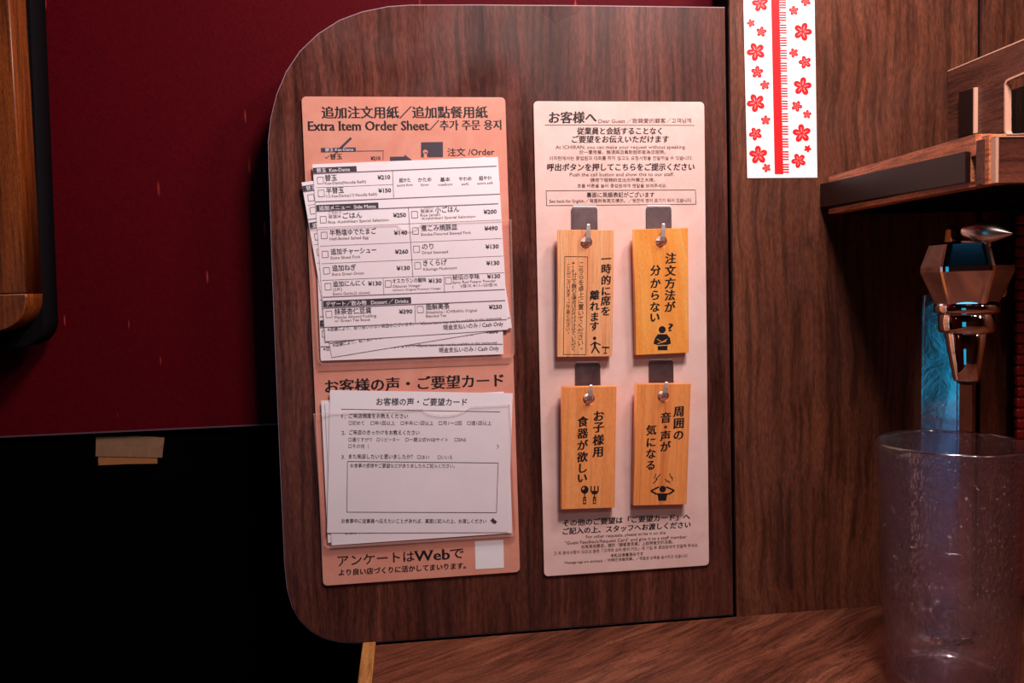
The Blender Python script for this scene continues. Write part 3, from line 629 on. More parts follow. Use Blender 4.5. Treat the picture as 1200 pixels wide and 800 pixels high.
# ================================================================== RIGHT NOTICE BOARD
rb = board('message_tag_board', [(625, 118.5), (825.4, 119.3), (831, 662.2), (637.6, 675.4)], pinkc, 'pale pink notice board on the partition with four steel hooks for wooden message tags')
P = Print(YB-0.00015); S = Print(YB-0.00015)
P.text('お客様へ', 643, 144.4, 698.4, 144, 14.5, 0.01, 'brush')
S.text('Dear Guest ／致親愛的顧客／고객님께', 701.5, 144.5, 810, 144, 6.2, 0.004)
S.line(638.4, 146.4, 814, 146.8, 0.6)
P.text('従業員と会話することなく', 676, 157.6, 775, 157.4, 9, 0.012, 'brush')
P.text('ご要望をお伝えいただけます', 670, 167.3, 783.3, 167, 9, 0.012, 'brush')
S.text('At ICHIRAN, you can make your request without speaking.', 651, 174.3, 803.8, 174, 5.8, 0.004)
S.text('於一蘭用餐，無須與店員對話即能為您服務。', 679, 180.6, 780, 180.3, 5.2, 0.004)
S.text('이치란에서는 종업원과 대화를 하지 않고도 요청사항을 전달하실 수 있습니다.', 644, 187.6, 811.5, 187.3, 5.2, 0.004)
P.text('呼出ボタンを押してこちらをご提示ください', 641, 200.2, 813.4, 199.6, 9.4, 0.012, 'brush')
S.text('Push the call button and show this to our staff.', 667.7, 206.4, 789.8, 206, 5.8, 0.004)
S.text('請按下服務鈴並出示所需之木牌。', 692, 213.2, 767.6, 213, 5.2, 0.004)
S.text('호출 버튼을 눌러 종업원에게 팻말을 보여주세요.', 676.7, 219.8, 781.4, 219.6, 5, 0.004)
S.frame([(640, 223.4), (815, 222.4), (815.6, 239.2), (640.6, 240.8)], 0.7)
P.text('裏面に英語表記がございます', 687.5, 231.2, 766.8, 231, 6.6, 0.012)
S.text('See back for English.／背面附有英文標示。／뒷면에 영어 표기가 되어 있습니다.', 643.8, 237.8, 811, 236.8, 5.2, 0.006)
P.text('その他のご要望は「ご要望カード」へ', 659.3, 616.6, 808.2, 608.5, 8.6, 0.014, 'brush')
P.text('ご記入の上、スタッフへお渡しください', 659.3, 626.2, 808.8, 618, 8.6, 0.014, 'brush')
S.text('For other requests, please write it on the', 686.7, 630.6, 780, 625.4, 5.4, 0.004)
S.text('"Guest Feedback/Request Card" and give it to a staff member.', 662, 637.8, 805.5, 630.2, 5.4, 0.004)
S.text('如有其他需求，請於「顧客意見單」上註明後交於店員。', 681.3, 642.6, 788.7, 636.6, 5, 0.006)
S.text('그 외 문의사항이 있으신 분은「고객의 소리·문의 카드」에 기입 후 종업원에게 전달해 주세요.', 648.8, 650.2, 818.4, 640.4, 4.8, 0.006)
P.text('木札は消毒済みです', 715.5, 652.8, 753.8, 650.6, 4.8, 0.012)
S.text('Message tags are sanitized. ／木牌已消毒完畢。／팻말은 소독을 실시하고 있습니다.', 661.8, 660.8, 806.3, 652.6, 4.4, 0.004)
P.put('printed_lettering', ink, rb); S.put('printed_fine_print', mat('brown_ink', lin((92, 52, 50)), 0.6), rb)
# hooks: plate + J shaped prong reaching through the tag
YT = -0.0155     # front of the tags at the top
HK = [((669.3, 243), (699.7, 243), (700.2, 271), (669.5, 271), (688.5, 284.5), (689.5, 263.5)),
      ((756.7, 242.3), (786.3, 242.3), (786.8, 270), (757, 270), (775.5, 283.5), (777.5, 263)),
      ((673.5, 425.5), (703, 425.2), (703.6, 455), (674.2, 455), (690.5, 468), (692.5, 452)),
      ((759.8, 422.6), (788.6, 422.2), (789.2, 452), (760.5, 452), (778, 464.5), (781, 448.5))]
def strip(path, wd, t):
    """ribbon following path (y,z) with width wd in x"""
    v = []; f = []
    for i, (x, y, z) in enumerate(path):
        a = Vector(path[max(i-1, 0)]); b = Vector(path[min(i+1, len(path)-1)]); d = (b-a).normalized()
        nrm = Vector((1, 0, 0)).cross(d).normalized()*t/2; p = Vector((x, y, z)); w_ = Vector((wd[i]/2, 0, 0))
        v += [p-w_-nrm, p+w_-nrm, p+w_+nrm, p-w_+nrm]
    for i in range(len(path)-1):
        for k in range(4): f.append((i*4+k, i*4+(k+1) % 4, i*4+4+(k+1) % 4, i*4+4+k))
    f += [(3, 2, 1, 0), tuple(len(v)-4+k for k in range(4))]
    return pydata(v, f)
hooks_xz = []
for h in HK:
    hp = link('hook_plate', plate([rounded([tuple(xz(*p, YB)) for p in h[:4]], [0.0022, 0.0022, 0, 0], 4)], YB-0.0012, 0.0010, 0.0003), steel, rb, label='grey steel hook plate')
    link('plate_glint', plate([[tuple(xz(h[0][0]+1.5, h[0][1]-0.4, YB)), tuple(xz(h[1][0]-1.5, h[1][1]-0.4, YB)), tuple(xz(h[1][0]-1.2, h[1][1]-2.2, YB)), tuple(xz(h[0][0]+2.2, h[0][1]-2.2, YB))]], YB-0.0009, 0.0008, 0.0002), white_lab, hp, label='white strip painting the glint along the plate top')  # white strip stands in for light reflected off the plate's top bevel
    hol = at(*h[4], YT-0.001); tip = at(*h[5], YT-0.006)
    zt = hol.z-0.001
    path = [(hol.x, YB-0.0008, zt+0.004), (hol.x, YB-0.003, zt+0.0008), (hol.x, -0.008, zt-0.0006), (hol.x, YT-0.0008, zt+0.0002), (hol.x, YT-0.0028, zt+0.002),
            (hol.x*0.7+tip.x*0.3, YT-0.0042, hol.z*0.7+tip.z*0.3), (hol.x*.3+tip.x*.7, YT-0.0055, hol.z*0.3+tip.z*0.7), (tip.x, YT-0.006, tip.z), (tip.x, YT-0.0055, tip.z+0.0007)]
    o = link('prong', strip(path, [.0042, .0042, .0044, .0046, .0046, .004, .0034, .0026, .0016], 0.0009), prong_m, hp)

# ================================================================== WOODEN MESSAGE TAGS
TG = [((654.6, 269), (719.8, 269.6), (719.3, 418.2), (654.2, 419.2)), ((743, 268.6), (806.3, 267), (810, 413.8), (747.5, 417)),
      ((657.6, 453.3), (722.7, 452.8), (722.2, 596.6), (660, 599.4)), ((744.2, 449.8), (809.2, 449.8), (807.6, 592.8), (745.6, 594.8))]
HO = [(687.3, 284.3), (775.2, 283.2), (690.2, 467.8), (777.5, 464.6)]
LBL = ['wooden message tag with a boxed note and a walking figure, upper left of the four', 'wooden message tag with a question mark figure, upper right of the four',
       'wooden message tag with a spoon and fork symbol, lower left of the four', 'wooden message tag with a figure covering its ears, lower right of the four']
def px6(x, y): return 635+x/4.105, 235+y/4.105
def px7(x, y): return 635+x/4.105, 415+y/4.105
def marks(i, P):
    if i == 0:
        f = px6
        P.vtext('一時的に席を', f(310, 0)[0], [f(0, y)[1] for y in (280, 328, 382, 435, 482, 532)], 12.2)
        P.vtext('離れます', f(256, 0)[0], [f(0, y)[1] for y in (455, 508, 560, 606)], 12)
        P.vtext('こちらを卓上に置いてください。', f(192, 0)[0], [f(0, 306)[1], f(0, 716)[1]], 7.4, 'plain')
        P.vtext('※10分以上離れる場合はお片付けさせていただく', f(158, 0)[0], [f(0, 298)[1], f(0, 716)[1]], 5.2, 'plain', wx=1.2)
        P.vtext('ことがございます。ご了承ください。', f(130, 0)[0], [f(0, 312)[1], f(0, 640)[1]], 5.2, 'plain')
        P.frame([f(112, 268), f(222, 270), f(219, 744), f(110, 742)], 0.6)
        P.disc(*f(260, 664), 2.0)
        P.line(*f(262, 680), *f(262, 706), 2.6); P.line(*f(264, 706), *f(284, 736), 1.7); P.line(*f(261, 706), *f(246, 736), 1.7)
        P.line(*f(262, 684), *f(240, 698), 1.3); P.line(*f(262, 684), *f(290, 696), 1.3)
        P.poly([f(296, 704), f(332, 706), f(332, 713), f(296, 711)]); P.line(*f(314, 712), *f(313, 736), 1); P.line(*f(304, 737), *f(322, 737), 1)
    elif i == 1:
        f = px6
        P.vtext('注文方法が', f(620, 0)[0], [f(0, y)[1] for y in (277, 337, 397, 455, 512)], 13.6)
        P.vtext('分からない', f(548, 0)[0], [f(0, y)[1] for y in (335, 397, 455, 512, 562)], 13.2)
        P.text('?', *f(614, 628), *f(640, 628), 12.5, 0.02)
        P.disc(*f(587, 622), 4.2)
        P.poly([f(566, 644), f(610, 644), f(626, 664), f(630, 690), f(612, 696), f(564, 696), f(546, 690), f(552, 664)])
        P.poly([f(566, 702), f(614, 700), f(614, 722), f(568, 722)])
    elif i == 2:
        f = px7
        P.vtext('お子様用', f(273, 0)[0], [f(0, y)[1] for y in (298, 352, 415, 472)], 13.8)
        P.vtext('食器が欲しい', f(197, 0)[0], [f(0, y)[1] for y in (325, 382, 440, 498, 552, 600)], 13.2)
        P.disc(*f(212, 658), 4.6, ry=4.8); P.line(*f(212, 672), *f(212, 698), 1.2); P.line(*f(212, 694), *f(212, 729), 3.6)
        for dx in (-17, 0, 17): P.line(*f(260+dx, 640), *f(260+dx, 668), 1.5)
        P.poly([f(241, 664), f(279, 664), f(272, 680), f(248, 680)]); P.line(*f(260, 676), *f(260, 698), 1.3); P.line(*f(260, 694), *f(260, 728), 3.6)
    else:
        f = px7
        P.vtext('周囲の', f(660, 0)[0], [f(0, y)[1] for y in (276, 333, 390)], 13.8)
        P.vtext('音・声が', f(597, 0)[0], [f(0, y)[1] for y in (306, 352, 395, 447)], 13.4)
        P.vtext('気になる', f(528, 0)[0], [f(0, y)[1] for y in (366, 426, 482, 538)], 13.2)
        P.disc(*f(590, 655), 3.9)
        P.poly([f(556, 676), f(624, 676), f(612, 686), f(608, 712), f(570, 712), f(566, 686)])
        P.line(*f(560, 680), *f(533, 664), 2.0); P.line(*f(533, 664), *f(572, 644), 1.8); P.line(*f(620, 680), *f(646, 662), 2.0); P.line(*f(646, 662), *f(606, 644), 1.8)
        for pts in ([(578, 582), (556, 606), (564, 606), (542, 628)], [(556, 580), (548, 604)], [(622, 578), (630, 600), (636, 596), (636, 614)], [(600, 604), (612, 620), (616, 614), (626, 626)]):
            for a, b in zip(pts[:-1], pts[1:]): P.line(*f(*a), *f(*b), 0.9)
def light_marks(i, P):
    if i == 1:
        f = px6
        P.line(*f(562, 668), *f(590, 684), 0.7); P.line(*f(612, 668), *f(585, 684), 0.7); P.line(*f(566, 690), *f(608, 678), 0.8)
    elif i == 2:
        f = px7
        P.disc(*f(206, 652), 1.1, ry=1.8, ang=0.6)
        for x in (212, 260):
            P.disc(*f(x, 704), 0.7); P.disc(*f(x, 718), 0.9, ry=1.6)
for i in range(4):
    c, a, wd, hh = rigid(*TG[i], YT)
    e = empty('wooden_tag', LBL[i], 'wooden tag', tuple(c), 'wooden message tags hanging on the hooks')
    def loc(px, py):
        q = at(px, py, YT)-c; q = Matrix.Rotation(a, 3, 'Y') @ q; return q
    ho = loc(*HO[i]); TH = 0.0065
    rim = [(-wd/2, hh/2), (wd/2, hh/2), (wd/2, -hh/2), (-wd/2, -hh/2)]
    hole = [(ho.x+0.0051*math.cos(2*math.pi*k/28), ho.z+0.0051*math.sin(2*math.pi*k/28)) for k in range(28)]
    me = plate([rim, hole], 0.0, TH, 0.0003)
    P = Print(YT-0.00012); marks(i, P); S = Print(YT-0.00018); light_marks(i, S)
    o = link('board', me, tagwoods[i], e, world=False)
    pm = localize(P.mesh(), c, a); link('printed_lettering', pm, ink, e, world=False)
    if S.v: link('printed_highlights', localize(S.mesh(), c, a), tagwoods[i], e, world=False)
    # hangs from the hook: top stands off, bottom leans back towards the board
    lean = math.atan2((-YT)-TH-0.0035, hh*0.92)
    e.rotation_euler = Matrix.Rotation(-a, 3, 'Y').to_4x4().to_euler()
    Mx = Matrix.Translation(Vector((c.x, YT, c.z+hh*0.5))) @ Matrix.Rotation(lean, 4, 'X') @ Matrix.Translation(Vector((0, 0, -hh*0.5))) @ Matrix.Rotation(-a, 4, 'Y')
    e.matrix_world = Mx

# ================================================================== HEIGHT STICKER ON THE SIDE WALL
YK = -0.0034
st = empty('ruler_sticker', 'white strip sticker with red ruler scale and red plum blossoms on the walnut wall', 'sticker', tuple(at(915, 100, YK)))
link('sticker_base', plate([[tuple(xz(*p, YK)) for p in [(870, -60), (953.5, -60), (957.8, 208), (875.8, 208.6)]]], YK, 0.0004), sticker_m, st)
def z4(x, y): return 840+x/3.636, y/3.636
P = Print(YK-0.0001); Wh = Print(YK-0.0002)
P.poly([z4(227, -220), z4(260, -220), z4(283, 742), z4(247, 742)])
for k in range(0, 88):
    y = 736-k*10.78
    big = (k % 5 == 4)
    xr = 308-(742-y)*0.0175-(0 if not big else 24); xl = 282-(742-y)*0.024
    P.poly([z4(xl, y-6.2), z4(xr, y-6.2), z4(xr, y), z4(xl, y)])
FL = [(185, 15, 36), (146, 98, 18), (190, 135, 23), (167, 220, 40), (172, 307, 27), (205, 362, 21), (167, 438, 40), (208, 512, 21), (165, 570, 29), (177, 660, 40), (212, 715, 19),
      (380, 5, 22), (328, 45, 21), (366, 135, 40), (328, 225, 21), (376, 265, 28), (365, 368, 40), (341, 452, 24), (385, 487, 19), (362, 568, 40), (387, 633, 16), (349, 684, 32),
      (150, -60, 24), (190, -120, 38), (350, -90, 38), (390, -150, 22)]
for x, y, r in FL:
    a0 = random.uniform(-0.5, 0.5)
    for k in range(5):
        a = a0-math.pi/2+k*2*math.pi/5; d = r*0.60
        P.disc(*z4(x+d*math.cos(a), y+d*math.sin(a)), r*0.40/3.636, ry=r*0.33/3.636, ang=a, dy=-1e-5*k)
        if r > 17: Wh.line(*z4(x+r*0.16*math.cos(a), y+r*0.16*math.sin(a)), *z4(x+r*0.62*math.cos(a), y+r*0.62*math.sin(a)), r*0.10/3.636)
    P.disc(*z4(x, y), r*0.3/3.636, dy=-6e-5)
P.put('printed_ruler_and_blossoms', red_ink, st); Wh.put('printed_stamens', pink_ink, st)

# ================================================================== SHELF OF THE SERVING HATCH
X1 = at(961, 230, -0.003).x
def ax(px, py): return atx(px, py, X1)
def on_x(pts, x, dx, y_snap=None):
    q = [atx(a, b, x) for a, b in pts]
    for p in q:
        if p.y > -0.0035: p.y = -0.0035
    return prism(q, (dx, 0, 0))
YN = ax(1150, 190).y
sh = empty('hatch_shelf', 'dark shelf with raw wood edges and a slotted rail, jutting from the walnut wall', 'shelf', tuple(ax(1148, 217)))
XS = X1 + 0.0035
link('upper_edge', on_x([(971, 207), (1143, 156.8), (1144, 178), (971, 213.5)], XS, 0.012), edge_wood, sh, label='bright raw wood edge strip')
link('lower_edge', on_x([(971, 245), (1144, 211), (1147, 217.4), (971, 250.6)], XS, 0.012), edge_wood, sh, label='reddish lower edge strip')
link('rail', on_x([(960, 216), (1131, 177.5), (1131, 213.5), (961, 243)], X1, 0.006), dark_rail, sh, label='dark smooth rail along the left side')
link('core', on_x([(975, 212), (1133, 176), (1133, 213), (975, 247)], XS+0.001, 0.010), dark_rail, sh)
# slot in the rail end: recess with pale rounded lining
zt, zbm = ax(1138, 178).z, ax(1138, 213).z; ya, yb = ax(1132, 190).y, ax(1144.5, 190).y
ring = []
def yz_round(y0, y1, z0, z1, r, seg=5): return [(p[0], p[1]) for p in rounded([(y0, z0), (y1, z0), (y1, z1), (y0, z1)], r, seg)]
o_ = yz_round(ya, yb, zbm, zt, 0.0018); i_ = yz_round(ya-0.0006, yb+0.0006, zbm+0.0008, zt-0.0022, 0.0014)
v = [(XS-0.0004, a, b) for a, b in o_] + [(XS-0.0004, a, b) for a, b in i_] + [(XS+0.010, a, b) for a, b in o_] + [(XS+0.010, a, b) for a, b in i_]
nn = len(o_); f = []
for k in range(nn):
    q = (k+1) % nn; f += [(k, q, nn+q, nn+k), (2*nn+k, 3*nn+k, 3*nn+q, 2*nn+q), (k, 2*nn+k, 2*nn+q, q), (nn+k, nn+q, 3*nn+q, 3*nn+k)]
link('slot_lining', pydata(v, f), edge_wood, sh, label='pale rounded slot lining')
link('slot_back', box((XS+0.004, ya, zbm), (XS+0.012, yb, zt)), black_m, sh)
# near end
YE = ax(1153, 190).y
zT, zB = ax(1148, 158).z, ax(1148, 217).z
link('end_strip', box((XS, ax(1144.5, 190).y, zB), (XS+0.012, YE, zT-0.0002), 0.0004), edge_wood, sh, label='bright raw wood end strip')
link('shelf_deck', box((XS+0.012, -0.0035, zB+0.0005), (0.95, YE+0.004, zT-0.004)), black_m, sh, label='black underside and body of the shelf')
xa = at(1165, 190, YE).x
link('front_board', box((xa, YE-0.004, at(1165, 215.5, YE).z), (0.95, YE+0.006, at(1165, 162, YE).z)), walnut_f, sh, label='red-brown front board')
link('front_post', box((at(1155, 190, YE).x, YE+0.004, zB+0.0006), (xa-0.0022, YE+0.009, zT-0.003)), walnut_h, sh)
link('front_edge_band', box((xa-0.0022, YE-0.0045, at(1165, 215.5, YE).z), (xa, YE+0.006, at(1165, 161, YE).z), 0.0004), pale_band, sh, label='pale edge band')
link('front_top_band', box((xa-0.0022, YE-0.0045, at(1165, 162, YE).z), (0.95, YE+0.006, at(1165, 160.6, YE).z)), pale_band, sh, label='pale top edge band')

# hatch board standing above the shelf, with its rounded opening
X2 = at(1111, 84, -0.0035).x
def bx(px, py):
    p = atx(px, py, X2); return Vector((p.y, p.z))
hb = empty('hatch_board', 'walnut board with sloping pale top edge and a rounded opening, above the shelf', 'board', tuple(atx(1150, 150, X2)))
def plate_x(loops, x, t):
    me = plate(loops, 0, t)                      # x->y, z->z, y->x
    for v_ in me.vertices:
        a, b, c = v_.co; v_.co = (x+b, a, c)
    bm = bmesh.new(); bm.from_mesh(me); bmesh.ops.recalc_face_normals(bm, faces=bm.faces); bm.to_mesh(me); bm.free(); return me
yf = -0.0035; TB = 0.005
p_tl = bx(1111, 84); p_tr = bx(1262, 21.2); zlow = zT-0.003
opening = rounded([bx(1177, 94), bx(1232, 71), bx(1232, 156), bx(1177, 158.5)], 0.0045, 5)
opening = [(max(a, YE-0.5), b) for a, b in opening]
link('board', plate_x([[(yf, p_tl.y), tuple(p_tr), (p_tr.x, zlow), (yf, zlow)], opening], X2, TB), walnut_h, hb)
link('top_edge_band', prism([(X2-0.0002, yf, p_tl.y), (X2-0.0002, p_tr.x, p_tr.y), (X2-0.0002, p_tr.x, p_tr.y+0.0011), (X2-0.0002, yf, p_tl.y+0.0011)], (TB+0.0003, 0, 0)), pale_band, hb, label='pale edge band')
inn = rounded([bx(1178.6, 95.6), bx(1231, 73.4), bx(1231, 154.6), bx(1178.6, 156.9)], 0.004, 5)
op2 = opening
nn = len(opening)
v = [(X2-0.0003, a, b) for a, b in opening] + [(X2-0.0003, a, b) for a, b in inn] + [(X2+TB, a, b) for a, b in opening] + [(X2+TB, a, b) for a, b in inn]
f = []
for k in range(nn):
    q = (k+1) % nn; f += [(k, q, nn+q, nn+k), (2*nn+k, 3*nn+k, 3*nn+q, 2*nn+q), (k, 2*nn+k, 2*nn+q, q), (nn+k, nn+q, 3*nn+q, 3*nn+k)]
link('opening_lining', pydata(v, f), pale_band, hb, label='pale lining of the opening')
striped = wood('striped_dark_wood', lin((10, 5, 3)), lin((40, 20, 10)), lin((90, 48, 26)), (1, 1, 0.05), freq=90, rough=0.5)
link('inner_panel', box((X2+0.05, p_tr.x, zlow), (X2+0.06, yf, p_tl.y-0.02)), striped, hb, label='dark striped wood behind the opening')
cp = [atx(1127, 108.5, X2), atx(1145, 103.2, X2), atx(1146, 156, X2), atx(1127.5, 160, X2)]
cq = link('catch_plate', prism(cp, (-0.0028, 0, 0)), dark_rail, hb, label='small dark metal plate with a bright edge')
e1, e2 = atx(1145, 103.2, X2), atx(1146, 156, X2)
link('plate_edge', box((X2-0.0036, e1.y-0.0014, e2.z), (X2-0.0001, e1.y, e1.z+0.0003)), pale_band, cq, label='metal edge with its bright reflection painted pale')  # pale non-metal colour stands in for the reflection on this edge

# ================================================================== RED BLIND AT THE RIGHT EDGE
YBL = -0.02
bl = empty('red_blind', 'red slatted blind at the right edge behind the faucet', 'blind', tuple(at(1200, 520, YBL)))
xb = at(1193.5, 300, YBL).x; z = at(1192, 250, YBL).z; zend = ZC
hs = 0.0098; k = 0; slat0 = None
n_sl = int((z-ZC)/hs)
prof = rounded([(YBL, 0), (YBL+0.006, 0), (YBL+0.006, hs-0.0007), (YBL, hs-0.0007)], 0.0022, 3)
for k in range(n_sl):
    zz = z-(k+1)*hs
    if slat0 is None:
        slat0 = box((xb, YBL, zz), (xb+0.16, YBL+0.006, zz+hs-0.0007), 0.0022, 2)
        base = link('slat', slat0, red_slat, bl)
    else:
        o = bpy.data.objects.new('slat', slat0); COL.objects.link(o); o.parent = bl; o.location = (0.0006*math.sin(k*1.7), 0, -k*hs)
link('cord', box((xb+0.0012, YBL+0.0062, ZC+0.001), (xb+0.0026, YBL+0.0076, z)), black_m, bl)

# ================================================================== FAUCET
YFa = -0.083                                     # depth of the pillar
def atp(px, py, y): return at(px, py, y)
fa = empty('water_faucet', 'chrome water faucet with faceted body and cone nozzle on a flat pillar, above the tumbler', 'faucet', (at(1108, 700, YFa).x, YFa, ZC))
# pillar: bevelled angular column, two visible faces
pw = 50*(DIST+YFa)/F
pb = at(1108, 720, YFa); ptp = at(1106, 352, YFa)
zt_ = at(1106, 345, YFa).z
cx = at(1111, 500, YFa).x
def ring_pts(z, dx0, dx1, ridge):
    # five-sided plan: broad left face, narrower right face
    return [(cx+dx0, YFa+0.006, z), (cx+ridge-0.0005, YFa-0.012, z), (cx+dx1, YFa-0.009, z), (cx+dx1-0.003, YFa+0.02, z), (cx+dx0+0.003, YFa+0.022, z)]
lev = [(ZC, -0.0225, 0.0165, 0.001), (ZC+0.10, -0.0198, 0.0160, 0.001), (zt_-0.05, -0.0187, 0.0155, 0.001), (zt_-0.01, -0.0184, 0.015, 0.001), (zt_, -0.0176, 0.015, 0.001)]
v = []; f = []
for (z_, a, b, r_) in lev: v += ring_pts(z_, a, b, r_)
for i in range(len(lev)-1):
    for k in range(5): f.append((i*5+k, i*5+(k+1) % 5, i*5+5+(k+1) % 5, i*5+5+k))
f += [(4, 3, 2, 1, 0), tuple(range(len(v)-5, len(v)))]
me = pydata(v, f)
bm = bmesh.new(); bm.from_mesh(me); bmesh.ops.bevel(bm, geom=[e for e in bm.edges if abs(e.verts[0].co.z-e.verts[1].co.z) > 1e-4], offset=0.0012, segments=2, affect='EDGES'); bm.to_mesh(me); bm.free()
link('pillar', me, chrome_b, fa, label='flat chrome pillar')
link('base_flange', lathe([(0.028, 0), (0.028, 0.004), (0.024, 0.007)], 32, (cx, YFa+0.006, ZC)), chrome, fa, smooth=False)
YH = -0.155                                     # depth of the head axis
hc = at(1133, 315, YH); hx = hc.x; sc_ = (DIST+YH)/F
def hz(py): return at(1133, py, YH).z
# faceted body: hexagonal double cone, bevelled edges
prof6 = [(37*sc_, hz(357)), (55*sc_, hz(318)), (55*sc_, hz(312)), (45*sc_, hz(286)), (40*sc_, hz(283.5))]
me = lathe(prof6, 6, (hx, YH, 0), phase=0.5-0.08)
bm = bmesh.new(); bm.from_mesh(me)
bmesh.ops.bevel(bm, geom=[e for e in bm.edges if abs(e.verts[0].co.z-e.verts[1].co.z) > 1e-3], offset=0.0042, segments=4, affect='EDGES', profile=0.6)
bm.to_mesh(me); bm.free()
link('body', me, chrome, fa, label='faceted chrome body')
link('collar', lathe([(36*sc_, hz(366)), (37.5*sc_, hz(365)), (37.5*sc_, hz(357)), (36*sc_, hz(355))], 40, (hx, YH, 0)), chrome, fa, smooth=False)
link('ring', lathe([(30*sc_, hz(389)), (32.5*sc_, hz(386)), (32.5*sc_, hz(367.5)), (31*sc_, hz(366))], 40, (hx, YH, 0)), chrome, fa)
o = link('nozzle', lathe([(14*sc_, hz(446)), (15*sc_, hz(444)), (26*sc_, hz(388)), (24*sc_, hz(386))], 40, (hx, YH, 0)), chrome, fa, label='chrome cone nozzle')
for p in o.data.polygons: p.use_smooth = len(p.vertices) == 4
link('outlet', lathe([(6*sc_, hz(450.5)), (11*sc_, hz(448)), (12*sc_, hz(445))], 24, (hx, YH, 0)), black_rub, o, label='black rubber outlet')
for ob in fa.children:
    if ob.name.startswith(('collar', 'ring')):
        for p in ob.data.polygons: p.use_smooth = len(p.vertices) == 4 and abs(p.normal.z) < 0.5
# arm joining head and pillar
link('arm', box((cx-0.012, YH+0.02, hz(352)), (cx+0.014, YFa+0.012, hz(292)), 0.004), chrome, fa)
# small cross handle stub and spindle lever
sp = []
link('lever_hub', lathe([(9*sc_, hz(286)), (11*sc_, hz(283)), (9*sc_, hz(268)), (6*sc_, hz(264.5))], 8, (at(1116, 275, YH+.012).x, YH+0.012, 0)), chrome, fa, label='small chrome hub')
a_ = at(1126, 270.5, YH-0.01); b_ = at(1187, 273.5, YH-0.035); d = (b_-a_); ln = d.length
prf = [(0.0015, 0), (6.5*sc_, 0.03*ln), (11.5*sc_, 0.2*ln), (17*sc_, 0.42*ln), (15.5*sc_, 0.58*ln), (9*sc_, 0.8*ln), (3*sc_, 0.95*ln), (0.0006, ln)]
me = lathe(prf, 6, phase=0.25); me.transform(Matrix.Translation(a_) @ d.to_track_quat('Z', 'Y').to_matrix().to_4x4())
o = link('lever', me, satin, fa, smooth=True, label='pointed spindle-shaped lever')
sub = o.modifiers.new('s', 'SUBSURF'); sub.levels = 2; sub.render_levels = 2

# ================================================================== TUMBLER
cb = atz(1113, 803, ZC); cxp, cyp = cb.x, cb.y
Zd = (cb-CAM).dot(R2); rb_ = 69.5*Zd/F*1.0
tp = at(1109.5, 518, cyp); Zt = (tp-CAM).dot(R2); rt_ = 80.5*Zt/F
ht = tp.z-ZC; th = 0.0022
tb = empty('plastic_tumbler', 'clear pebbled plastic tumbler with a faint purple tint, standing on the counter under the faucet', 'cup', (cxp, cyp, ZC))
tilt = (tp.x-cxp)
S_ = 72
def tl_(pr, m_, name, ct=False, cbm=False, **k):
    me = lathe(pr, S_, (cxp, cyp, ZC), closed_top=ct, closed_bot=cbm)
    return link(name, me, m_, tb, smooth=True, **k)
def rr(z_): return rb_+(rt_-rb_)*z_/ht
zo = 0.0005
outer_ = [(rb_-0.004, zo), (rb_-0.001, zo+0.0006), (rr(0.004), 0.004), (rr(0.02), 0.02), (rr(0.026), 0.026)] + [(rr(t), t) for t in [0.026+(ht-0.012-0.026)*k/8 for k in range(1, 9)]] + [(rr(ht-0.010)+0.0008, ht-0.010), (rt_+0.0012, ht-0.004), (rt_+0.001, ht-0.001), (rt_-0.0004, ht)]
inner_ = [(rt_-th, ht-0.0006), (rr(ht*0.9)-th, ht*0.9)] + [(rr(ht*q)-th, ht*q) for q in (0.7, 0.5, 0.3, 0.1)] + [(rr(0.008)-th-0.003, 0.0075), (0.02, 0.007), (0.0005, 0.007)]
prof_ = [(0.0005, zo+0.0025), (rb_-0.008, zo+0.0025)] + outer_ + inner_
me = lathe(prof_, S_, (cxp, cyp, ZC), closed_top=True, closed_bot=True)
link('cup_wall', me, tumbler_m, tb, smooth=True)
tor = [(rt_+0.0002+0.0013*math.cos(2*math.pi*k/10), ht-0.0006+0.0013*math.sin(2*math.pi*k/10)) for k in range(11)]
rimm = clear('tumbler_rim', (0.80, 0.70, 0.78), 0.16, ior=3.0)
link('rim', lathe(tor, S_, (cxp, cyp, ZC), closed_top=False, closed_bot=False), rimm, tb, smooth=True, label='thick rounded lip')
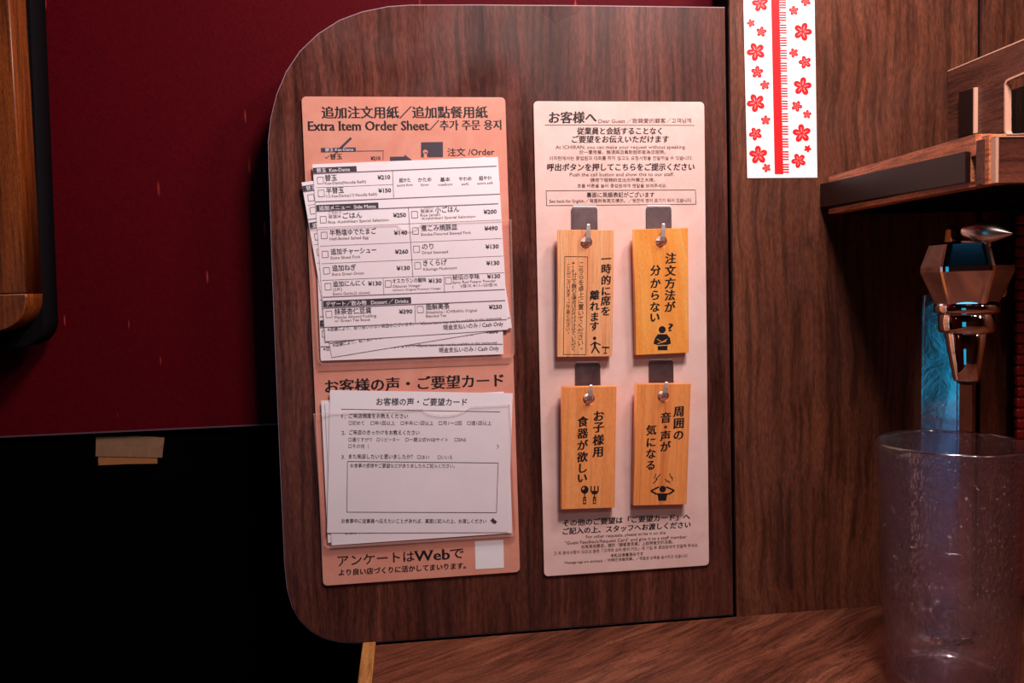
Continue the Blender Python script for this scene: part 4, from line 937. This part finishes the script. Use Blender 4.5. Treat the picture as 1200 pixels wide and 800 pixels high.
link('foot_ring', lathe([(rb_-0.0052, 0.0076), (rb_-0.0046, 0.0105), (rb_-0.0072, 0.0112), (rb_-0.010, 0.0078)], S_, (cxp, cyp, ZC), closed_top=False, closed_bot=False), rimm, tb, smooth=True, label='shiny ring inside the foot')
# stacking ribs inside the foot
for k, an in enumerate((math.radians(232), math.radians(312), math.radians(52), math.radians(132))):
    r_ = rr(0.02)-th-0.0014; x_, y_ = cxp+r_*math.cos(an), cyp+r_*math.sin(an)
    me = box((-0.0022, -0.0012, 0.0078), (0.0022, 0.0012, 0.040), 0.0006); me.transform(Matrix.Translation((x_, y_, ZC)) @ Matrix.Rotation(an, 4, 'Z') @ Matrix.Rotation(math.atan2(rt_-rb_, ht), 4, 'Y') )
    link('stacking_rib', me, tumbler_s, tb)
# smooth oval stamp on the front
oc = at(1103, 667, cyp-0.04); an = math.atan2(CAM.y-cyp, -cxp+CAM.x)
v = []; f = []
for k in range(28):
    t = 2*math.pi*k/28; aa = an+0.02-0.27*math.cos(t)*1.0; zz = (at(1103, 667, cyp-rr(0.09)*0.97).z-ZC)+0.0085*math.sin(t)*(1 if abs(math.sin(t)) < .8 else .9)
    v.append((cxp+(rr(zz)+0.0003)*math.cos(aa), cyp+(rr(zz)+0.0003)*math.sin(aa), ZC+zz))
zz = sum(p[2] for p in v)/28-ZC
grid = []
rows = 5; v2 = []; f2 = []
zc_ = zz
for j in range(rows+1):
    q = -1+2*j/rows; hw = 0.27*math.sqrt(max(0.0, 1-abs(q)**3)) if abs(q) < 1 else 0.12
    if hw < 0.12: hw = 0.12
    for i in range(9):
        aa = an+0.02+hw*(i/4-1); z_ = zc_+0.0085*q; rad = rr(z_)+0.0003
        v2.append((cxp+rad*math.cos(aa), cyp+rad*math.sin(aa), ZC+z_))
for j in range(rows):
    for i in range(8): a = j*9+i; f2.append((a, a+1, a+10, a+9))
me = bpy.data.meshes.new('m'); me.from_pydata(v2, [], f2)
o = link('smooth_stamp', me, clear('stamp_film', (0.96, 0.93, 0.94), 0.25), tb, smooth=True, label='smooth oval patch')
so = o.modifiers.new('t', 'SOLIDIFY'); so.thickness = 0.0003

bpy.data.objects.remove(_to)
